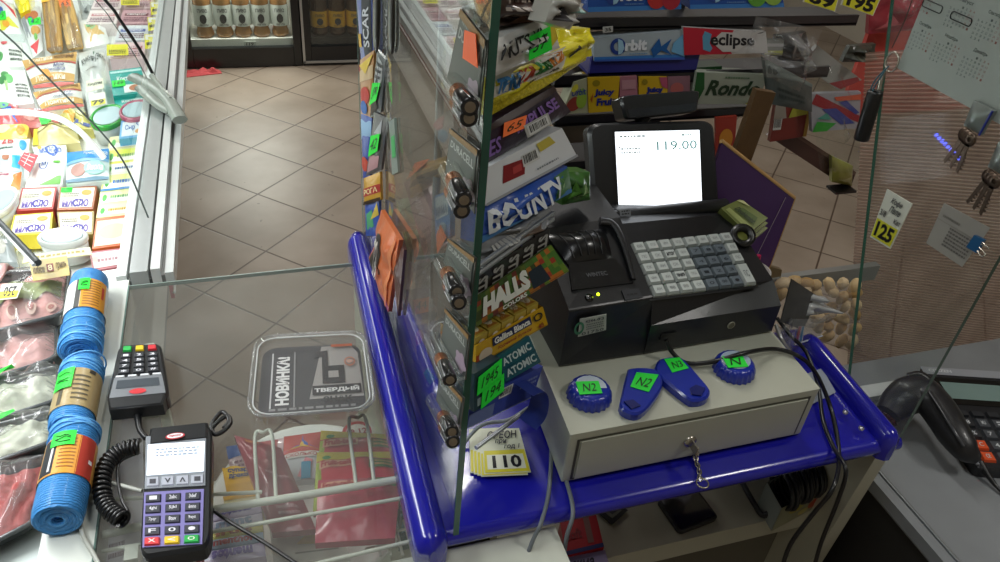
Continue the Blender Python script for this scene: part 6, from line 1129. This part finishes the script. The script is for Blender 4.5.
# ribbed translucent sheet beyond the pane
rbm = bpy.data.materials.new('ribbed_plastic'); rbm.use_nodes = True; nt = rbm.node_tree; b = nt.nodes['Principled BSDF']; b.inputs['Base Color'].default_value = (*lin('#8a7468'), 1); b.inputs['Roughness'].default_value = .25; b.inputs['Alpha'].default_value = .62; b.inputs['Coat Weight'].default_value = .4
tcn = nt.nodes.new('ShaderNodeTexCoord'); nzn = nt.nodes.new('ShaderNodeTexNoise'); nzn.inputs['Scale'].default_value = 7; crn = nt.nodes.new('ShaderNodeValToRGB'); crn.color_ramp.elements[0].color = (*lin('#c4a494'), 1); crn.color_ramp.elements[1].color = (*lin('#ecd0c4'), 1); crn.color_ramp.elements[0].position = .35; crn.color_ramp.elements[1].position = .65
nt.links.new(tcn.outputs['Object'], nzn.inputs['Vector']); nt.links.new(nzn.outputs['Fac'], crn.inputs[0]); nt.links.new(crn.outputs[0], b.inputs['Base Color'])
rp = PL((.95, .98, 1.1), (.12, -1, 0)); rsht = Sheet([rp(846, 382), rp(1040, 405), rp(1040, 40), rp(866, 52)]); g = G(); N_ = 112*4; vs = []
for j in range(N_+1):
    v = j/N_; o_ = .0015*math.cos(2*math.pi*j/4)
    vs += [rsht.P(0, v, o_), rsht.P(1, v, o_)]
rb2 = rbm.copy(); b2_ = rb2.node_tree.nodes['Principled BSDF']; b2_.inputs['Alpha'].default_value = .85
for n_2 in rb2.node_tree.nodes:
    if n_2.type == 'VALTORGB': n_2.color_ramp.elements[0].color = (*lin('#7c6458'), 1); n_2.color_ramp.elements[1].color = (*lin('#987e70'), 1)
g.add(vs, [(2*j, 2*j+1, 2*j+3, 2*j+2) for j in range(N_) if j % 4 > 0], rbm, True); g.add(vs, [(2*j, 2*j+1, 2*j+3, 2*j+2) for j in range(N_) if j % 4 == 0], rb2, True); tag(g.build('ribbed_panel'), 'horizontally ribbed translucent brownish panel behind the side pane', 'panel')
g = G(); g.box((1.24, 1.28, 1.12), (1.75, 1.29, 1.45), M('#c4483e', rough=.6, vary=.5, vscale=9)); tag(g.build('red_poster'), 'blurry red display board behind the ribbed panel', 'board')
g = G(); g.prism(Q(PZ(.812), (855, 400), (940, 384), (936, 374), (848, 388)), .012, M('#d0d4d4', rough=.35)); tag(g.build('white_sill'), 'short white sill behind the blue rail end and the scanner', 'sill')
# calendar
XC = XR-.0025
cbl, cbr = onx(897, 68, XC), onx(1012, 131, XC); up = V((0, 0, .26)); cal = Sheet([cbl, cbr, cbr+up, cbl+up]); g = G(); g.slab(cal, card('#a9b2ac'), .0008)
hh = cal.c[3].z-cal.c[0].z; ww_ = (cbr-cbl).length
def cpx(x, y):   # pixel -> uv on the sheet
    p = onx(x, y, XC); return ((cbl.y-p.y)/ (cbl.y-cbr.y), (p.z-cal.c[0].z)/hh)
for (x, y, nm) in ((922, 24, 'Октябрь'), (948, 36, 'Ноябрь'), (977, 50, 'Декабрь'), (923, -14, 'Июль'), (963, 0, 'Август'), (992, 12, 'Сентябрь')):
    u, v = cpx(x, y); w = .20; g.text(cal, nm, u-.02, v-.008, u+.09, v+.012, '#5c6662', .0006)
    for r in range(6):
        for c_ in range(7):
            if (r == 0 and c_ < 3) or (r == 5 and c_ > 2): continue
            uu = u-.07+c_*.030; vv = v-.032-r*.0195; g.text(cal, str((r*7+c_-2) % 31 or 9), uu, vv, uu+.014, vv+.0105, '#6a7470' if c_ < 5 else '#9a6a64', .0006, bold=0)
for (x, y) in ((933, 6), (962, 18)):
    u, v = cpx(x, y); pth = [cal.P(u+a, v+b, .0012) for a, b in rr(.17, .035, .015, 4)]; g.tube(pth, .0006, ink('#1a1e22'), closed=True, n=5)
tag(g.build('wall_calendar'), 'pale wall calendar sheet with two hand-drawn loops, fixed on the side pane', 'calendar')
# key tube on a ring
kt = empty('key_fob', onx(868, 116, XC-.01), 'black tube key fob with teal cord and steel ring on the side pane', 'key fob')
g = G(); a, b = onx(876, 90, XC-.012), onx(861, 140, XC-.012); d = (b-a).normalized(); g.lathe(a, d, [(.005, .003), (.0095, .001), (.0108, .004), (.0108, (b-a).length-.002), (.0095, (b-a).length), (0, (b-a).length)], M('#0e0e10', rough=.4, coat=.2), n=20, ); g.build('black_tube', kt)
g = G(); c_ = onx(892, 62, XC-.006); g.tube([c_+V((0, math.cos(q)*.011, math.sin(q)*.013)) for q in [2*math.pi*k/22 for k in range(22)]], .0013, SV, closed=True); g.tube(bez([onx(884, 72, XC-.006), onx(881, 80, XC-.01), onx(879, 90, XC-.012)], 4), .003, SV); g.build('steel_ring', kt)
g = G(); g.tube(bez(Q(PX(XC-.013), (889, 66), (874, 82), (866, 105), (864, 122), (868, 125), (870, 112), (872, 92), (884, 72)), 5), .0010, M('#4c7c8c', rough=.5)); g.build('teal_cord', kt)
g = G(); g.tube(bez(Q(PX(XC-.006), (892, 48), (905, 20), (916, -12)), 4), .0007, ink('#4a3c34')); g.build('string', kt)
def keys(q0, label, n, plx):
    c0 = onx(*q0, plx); root = empty('key_bunch', c0, label, 'keys', 'bunches of keys hanging on the side pane')
    g = G(); s = Sheet([c0+V((0, .014, -.016)), c0+V((0, -.014, -.016)), c0+V((0, -.016, .016)), c0+V((0, .016, .016))], b=.006, p=2, crinkle=0); g.slab(s, M('#98a09c', rough=.3, metal=.5), .004); g.tube([s.P(1, v, .003) for v in (0, .3, .6, 1)], .0014, M('#2c3c9c', rough=.4)); g.build('tag_plate', root)
    for i in range(n):
        a = c0+V((-.002*i, .006-.005*i, -.018)); d = V((0, .22-.16*i, -1)).normalized(); sd = d.cross(V((1, 0, 0))).normalized(); KM = M('#6c5c50', rough=.35, metal=.8); g = G()
        g.lathe(a+d*.008, V((1, 0, 0)), [(.003, 0), (.009, 0), (.009, .0018), (.003, .0018)], KM, n=16)
        g.hexa([a+d*.014-sd*.003, a+d*.05-sd*.0025, a+d*.052+sd*.001, a+d*.014+sd*.003], [q+V((.0018, 0, 0)) for q in (a+d*.014-sd*.003, a+d*.05-sd*.0025, a+d*.052+sd*.001, a+d*.014+sd*.003)], KM)
        for k in range(4): z_ = a+d*(.03+.005*k)+sd*.003; g.box(z_-V((0, .0012, .001)), z_+V((.0018, .0012, .001)), KM)
        g.build('key', root)
keys((978, 118), 'bunch of brassy keys with a grey tag hanging just below the calendar', 3, XC-.006)
keys((1003, 160), 'second bunch of keys at the calendar, cut by the picture edge', 3, XC-.006)
def rectx(pts, x): return Q(PX(x), *pts)
yellowtag('price_tag', 'white and yellow tag reading 125 stuck on the side pane', PX(XC), [(870, 237), (890, 249), (912, 204), (887, 189)], '125', white=.42)
s_ = Sheet(rectx([(870, 237), (890, 249), (912, 204), (887, 189)], XC-.0016)); g = G(); g.text(s_, 'Кофе', .3, .78, .75, .92, '#1c1c24', .0004, italic=.3); g.text(s_, 'Пеле', .35, .64, .8, .77, '#1c1c24', .0004, italic=.3); g.text(s_, '3/8', .05, .5, .3, .62, '#1c1c24', .0004); g.text(s_, 'Кат', .68, .48, .95, .58, '#1c1c24', .0004)
tg = [o for o in COL.objects if o.get('label', '').startswith('white and yellow tag reading 125')][0]; g.build('handwriting', tg)
pack('receipt_note', 'pale printed receipt slip clipped to the side pane by a blue clip', 'receipt', rectx([(926, 243), (962, 267), (990, 228), (944, 203)], XC), '#a8a49c', [('s', .1, .7, .5, .8, '#7c7870', 1), ('s', .35, .15, .95, .62, '#6c6864', 6), ('r', .0, .64, 1, .65, '#8c8880')], t=.0006)
cl = empty('binder_clip', onx(974, 243, XC-.006), 'small blue binder clip gripping the receipt slip', 'clip'); g = G(); s_ = Sheet(rectx([(966, 247), (976, 253), (984, 240), (974, 235)], XC-.004)); g.slab(s_, M('#1c5a8c', rough=.3, coat=.4), .004); g.build('clip_body', cl)
g = G()
for k in (0, 1): g.tube(bez([s_.P(1, .2+.5*k, .001), s_.P(1.7, .1+.7*k, .004), s_.P(1.9, .35+.4*k, .004), s_.P(1, .45+.4*k, .001)], 4), .0008, SV)
g.build('wire_handle', cl)

# ================================================================ dark side table, scanner, calculator
TZ = .80
tbm = M('#888c8f', rough=.38, vary=.12, vscale=14, bump=.05)
tb_ = empty('side_table', (1.3, .55, 0), 'dark grey side table with a rounded edge holding scanner and calculator', 'table')
g = G(); g.box((.908, .20, TZ-.028), (1.9, .845, TZ), tbm); g.build('tabletop', tb_, bevel=.006)
g = G(); g.box((.925, .22, 0), (.94, .83, TZ-.028), M('#2c2b29', rough=.6)); g.box((.94, .80, 0), (1.9, .83, TZ-.028), M('#2c2b29', rough=.6)); g.build('side_panel', tb_)
g = G(); g.tube([V((.93, .22, TZ+.002)), V((.93, .84, TZ+.002))], .003, M('#8a8e90', rough=.3, metal=.4), flat=.6); g.build('edge_strip', tb_)
# calculator
CZ = TZ+.03; c_bl, c_tl = onz(978, 468, CZ-.008), onz(919, 366, CZ+.006)
vv = c_tl-c_bl; uu = V((vv.y, -vv.x, 0)).normalized()*.19; cs = Sheet([c_bl, c_bl+uu, c_tl+uu, c_tl])
ca_ = empty('desk_calculator', at_(cs.P(.5, .5), TZ), 'large dark desk calculator with silver top strip and two orange keys', 'calculator')
g = G(); g.prism([cs.P(.5+a, .5+b) for a, b in rr(1, 1, .05, 4)], .024, M('#1d1f24', rough=.4, coat=.2), inset=.003); g.build('housing', ca_)
g = G(); s_ = Sheet([cs.P(0.01, .915, .0006), cs.P(.99, .915, .0006), cs.P(.99, .995, .0006), cs.P(.01, .995, .0006)]); g.slab(s_, M('#a4a8b0', rough=.3, metal=.15), .001); g.text(s_, 'CITIZEN', .06, .3, .3, .7, '#d8dce0', .001, bold=.04); g.build('silver_strip', ca_)
g = G(); g.slab(Sheet([cs.P(0, .03, .001), cs.P(.035, .03, .001), cs.P(.035, .93, .001), cs.P(0, .93, .001)]), M('#8a8f98', rough=.3, metal=.15), .003); g.build('side_trim', ca_)
g = G(); s_ = Sheet([cs.P(.07, .60, .0012), cs.P(.97, .60, .0012), cs.P(.97, .88, .0012), cs.P(.07, .88, .0012)]); g.slab(s_, M('#0c0d10', rough=.2, coat=.4), .001); lc = Sheet([s_.P(.05, .2, .0006), s_.P(.96, .2, .0006), s_.P(.96, .82, .0006), s_.P(.05, .82, .0006)]); g.slab(lc, M('#7c9490', rough=.25), .0005); g.build('display', ca_)
rows = [(.475, .055), (.37, .085), (.265, .085), (.16, .085), (.055, .085)]
for r, (v0, hh_) in enumerate(rows):
    for c in range(6):
        if r == 0 and c == 0: pass
        u0 = .08+.15*c; v0_ = v0; oc = c == 0 and r in (3, 4); 
        mt = M('#e0582c', rough=.4) if oc else M('#2c2f34' if (r == 0 or c == 0) else '#4a4e54', rough=.4, coat=.2)
        tx = 'C' if (oc and r == 3) else 'CE' if oc else ['', 'MU', '7', '4', '1'][r] if c == 1 else rs.choice('0123456789+-%=')
        if r == 0: tx = ''
        g = G(); bot = [cs.P(*p) for p in ((u0, v0_), (u0+.12, v0_), (u0+.12, v0_+hh_), (u0, v0_+hh_))]; cc_ = sum(bot, V())/4; top = [cc_+(p-cc_)*.85+cs.N*.005 for p in bot]; g.hexa(bot, top, mt)
        if tx: g.text(Sheet(top), tx, .3, .25, .7, .75, '#c8ccd0', .0004)
        g.build('key', ca_)
# barcode scanner
sc_ = empty('barcode_scanner', onz(935, 430, TZ), 'black handheld barcode scanner lying between blue rail and calculator', 'scanner'); SM = M('#1b1c20', rough=.4, coat=.15)
pth = [(888, 414), (897, 404), (908, 396), (920, 394), (932, 402), (943, 416), (954, 434), (966, 450), (977, 459)]
zs = [.832, .842, .855, .862, .862, .860, .856, .848, .838]; rs_ = [.022, .030, .035, .035, .030, .029, .027, .022, .010]
P_ = [onz(x, y, z) for (x, y), z in zip(pth, zs)]; pb = bez(P_, 4); rb = []
for i in range(len(pb)): f = i/(len(pb)-1)*8; k = min(int(f), 7); rb.append(rs_[k]+(rs_[k+1]-rs_[k])*(f-k))
g = G(); g.tube(pb, rb, SM, n=20, flat=.75); g.build('scanner_body', sc_)
g = G(); a = onz(884, 420, .832); g.tube([a+(P_[0]-P_[1]).normalized()*.004, a+(P_[1]-P_[0]).normalized()*.006], [.019, .021], M('#2c0c10', rough=.1, coat=.8), flat=.7); g.build('scan_window', sc_)
g = G(); g.tube(bez([onz(930, 392, .888), onz(942, 410, .886), onz(954, 430, .880), onz(964, 446, .868)], 5), .005, M('#2c2e33', rough=.35, coat=.3), flat=.5); g.build('handle_ridge', sc_)
g = G(); g.tube(bez([onz(908, 376, .878), onz(920, 374, .886), onz(930, 380, .888)], 4), .007, M('#0c0d0f', rough=.3, coat=.3), flat=.6); g.build('trigger', sc_)
g = G(); g.tube(bez([onz(980, 462, .822), onz(990, 478, .812), onz(1002, 492, .806), onz(1030, 515, .803)], 4), [.006, .0058, .0055, .005, .0045, .004, .0035, .003, .003, .003, .003, .003, .003], CB); g.build('scanner_cord', sc_)

# ================================================================ things on the lower shelf
ph = Sheet(Q(PZ(.712), (680, 532), (719, 517), (698, 489), (657, 499))); rt = empty('mobile_phone', at_(ph.P(.5, .5), .701), 'black mobile phone lying face up on the lower shelf', 'phone')
g = G(); g.prism([ph.P(.5+a, .5+b) for a, b in rr(1, 1, .1, 4)], .009, M('#0c0c0e', rough=.3, coat=.4), inset=.0015); g.build('phone_body', rt); g = G(); g.slab(Sheet([ph.P(.06, .08, .0006), ph.P(.94, .08, .0006), ph.P(.94, .92, .0006), ph.P(.06, .92, .0006)]), M('#08070b', rough=.08, coat=1.), .0004); g.build('phone_screen', rt)
b0, b1, b2 = onz(771, 531, .703), onz(832, 498, .703), onz(757, 505, .703); hgt = V((0, 0, .06)); b3 = b1+(b2-b0)
rt = empty('cable_box', (b0+b3)/2, 'white card box with a red blob and flowers print on the lower shelf', 'box'); g = G(); cwm = card('#8c9490')
for a, b in ((b0, b1), (b1, b3), (b3, b2), (b2, b0)): g.add([a, b, b+hgt, a+hgt], [(0, 1, 2, 3)], cwm)
g.add([b0+V((0, 0, .002)), b1+V((0, 0, .002)), b3+V((0, 0, .002)), b2+V((0, 0, .002))], [(0, 1, 2, 3)], cwm); s_ = Sheet([b0, b1, b1+hgt, b0+hgt]); decorate(g, s_, [('r', 0, 0, 1, 1, '#8c8c70'), ('e', .62, .35, .10, .2, '#a83c1c'), ('e', .3, .6, .12, .2, '#a0943c'), ('e', .8, .75, .12, .18, '#7c8440'), ('e', .45, .25, .08, .12, '#b0a860')]); g.build('card_box', rt)
cc = (b0+b3)/2+V((0, 0, .06)); g = G(); dd = (b1-b0).normalized(); ee = (b2-b0).normalized()
for i in range(15):
    c = cc+dd*(-.06+.0085*i)+V((0, 0, .006)); r = .034+.004*math.sin(i*1.7)
    g.tube([c+ee*math.cos(q)*r+V((0, 0, 1))*math.sin(q)*r*.8 for q in [2*math.pi*k/20 for k in range(20)]], .0042, M('#14161b', rough=.4), closed=True, n=7)
tag(g.build('cable_bundle'), 'bundle of coiled dark cable stuffed in the white card box', 'cable bundle')
pack('red_pack', 'red boxed pack on the lower shelf under the grey cables', 'box', Q(PZ(.74), (566, 556), (604, 547), (596, 514), (560, 522)), '#a81820', [('r', .62, .2, .78, 1, '#7c5048'), ('r', 0, 0, 1, .12, '#20205c'), ('t', 'soft', .1, .4, .5, .7, '#7c1018')], t=.035)
pack('lilac_box', 'lilac and white box with dark writing below the red pack', 'box', Q(PZ(.735), (560, 585), (612, 574), (605, 550), (564, 558)), '#8c80a0', [('t', 'зима', .2, .4, .7, .8, '#1c1c24', dict(italic=.2))], t=.03)
pack('framed_card', 'small dark edged card lying under the front of the blue shelf', 'card', Q(PZ(.706), (612, 524), (628, 510), (612, 500), (597, 511)), '#1c1c1c', [('r', .2, .2, .8, .8, '#6c6c60'), ('r', .35, .35, .65, .6, '#3c3c3c')], t=.003)
g = G(); g.tube(bez([onz(742, 482, .72), onz(752, 500, .72), onz(762, 515, .71), onz(770, 512, .72)], 5), .005, M('#17181c', rough=.5)); tag(g.build('loose_cable'), 'loose black cable lying beside the card box on the lower shelf', 'cable')
pack('white_paper', 'white folded paper on the blue shelf next to the right rail', 'paper', Q(PZ(.9635), (812, 404), (836, 392), (822, 368), (806, 374)), '#9ca4b0', [], t=.001)
# ================================================================ light
def area(name, loc, size, power, col=(1, .97, .92), rot=(0, 0, 0)):
    l = bpy.data.lights.new(name, 'AREA'); l.shape = 'RECTANGLE'; l.size, l.size_y = size; l.energy = power; l.color = col
    o = bpy.data.objects.new(name, l); COL.objects.link(o); o.location = loc; o.rotation_euler = rot; return o
area('aisle_lamp', (.72, 3.1, 2.95), (.10, 3.0), 42)
area('far_lamp', (-.1, 4.3, 2.95), (.8, .3), 12)
area('side_fill', (1.7, .1, 2.9), (.4, .4), 12)  # added fill to brighten the side table and ribbed panel
area('hall_lamp', (2.6, 3.6, 2.95), (1.2, .3), 8)
area('till_lamp', (-.3, .2, 2.95), (.5, 1.2), 8, (.95, .97, 1))
area('meat_case_fill', (-.62, .85, 1.7), (.2, .8), 10, (.97, 1, 1))  # added fill to brighten the meat trays, no fitting of the case
area('showcase_lamp', (-.62, 2.3, 1.49), (.16, 2.8), 12.5, (.97, 1, 1))
area('fridge_low_lamp', (0, 4.745, .60), (.5, .03), 3.5, (1, .98, .93), (R_(-12), 0, 0))
area('fridge_lamp', (0, 4.78, .9), (.5, .1), 12, (1, .98, .93), (R_(-15), 0, 0))
w = bpy.data.worlds.new('w'); SC.world = w; w.use_nodes = True
bg = w.node_tree.nodes['Background']; bg.inputs[0].default_value = (.75, .8, .9, 1); bg.inputs[1].default_value = .1
SC.view_settings.view_transform = 'Standard'
SC.view_settings.exposure = 0
SC.cycles.max_bounces = 8; SC.cycles.transparent_max_bounces = 24
SC.cycles.caustics_reflective = False; SC.cycles.caustics_refractive = False
SC.cycles.use_denoising = True
SC.cycles.sample_clamp_indirect = 4
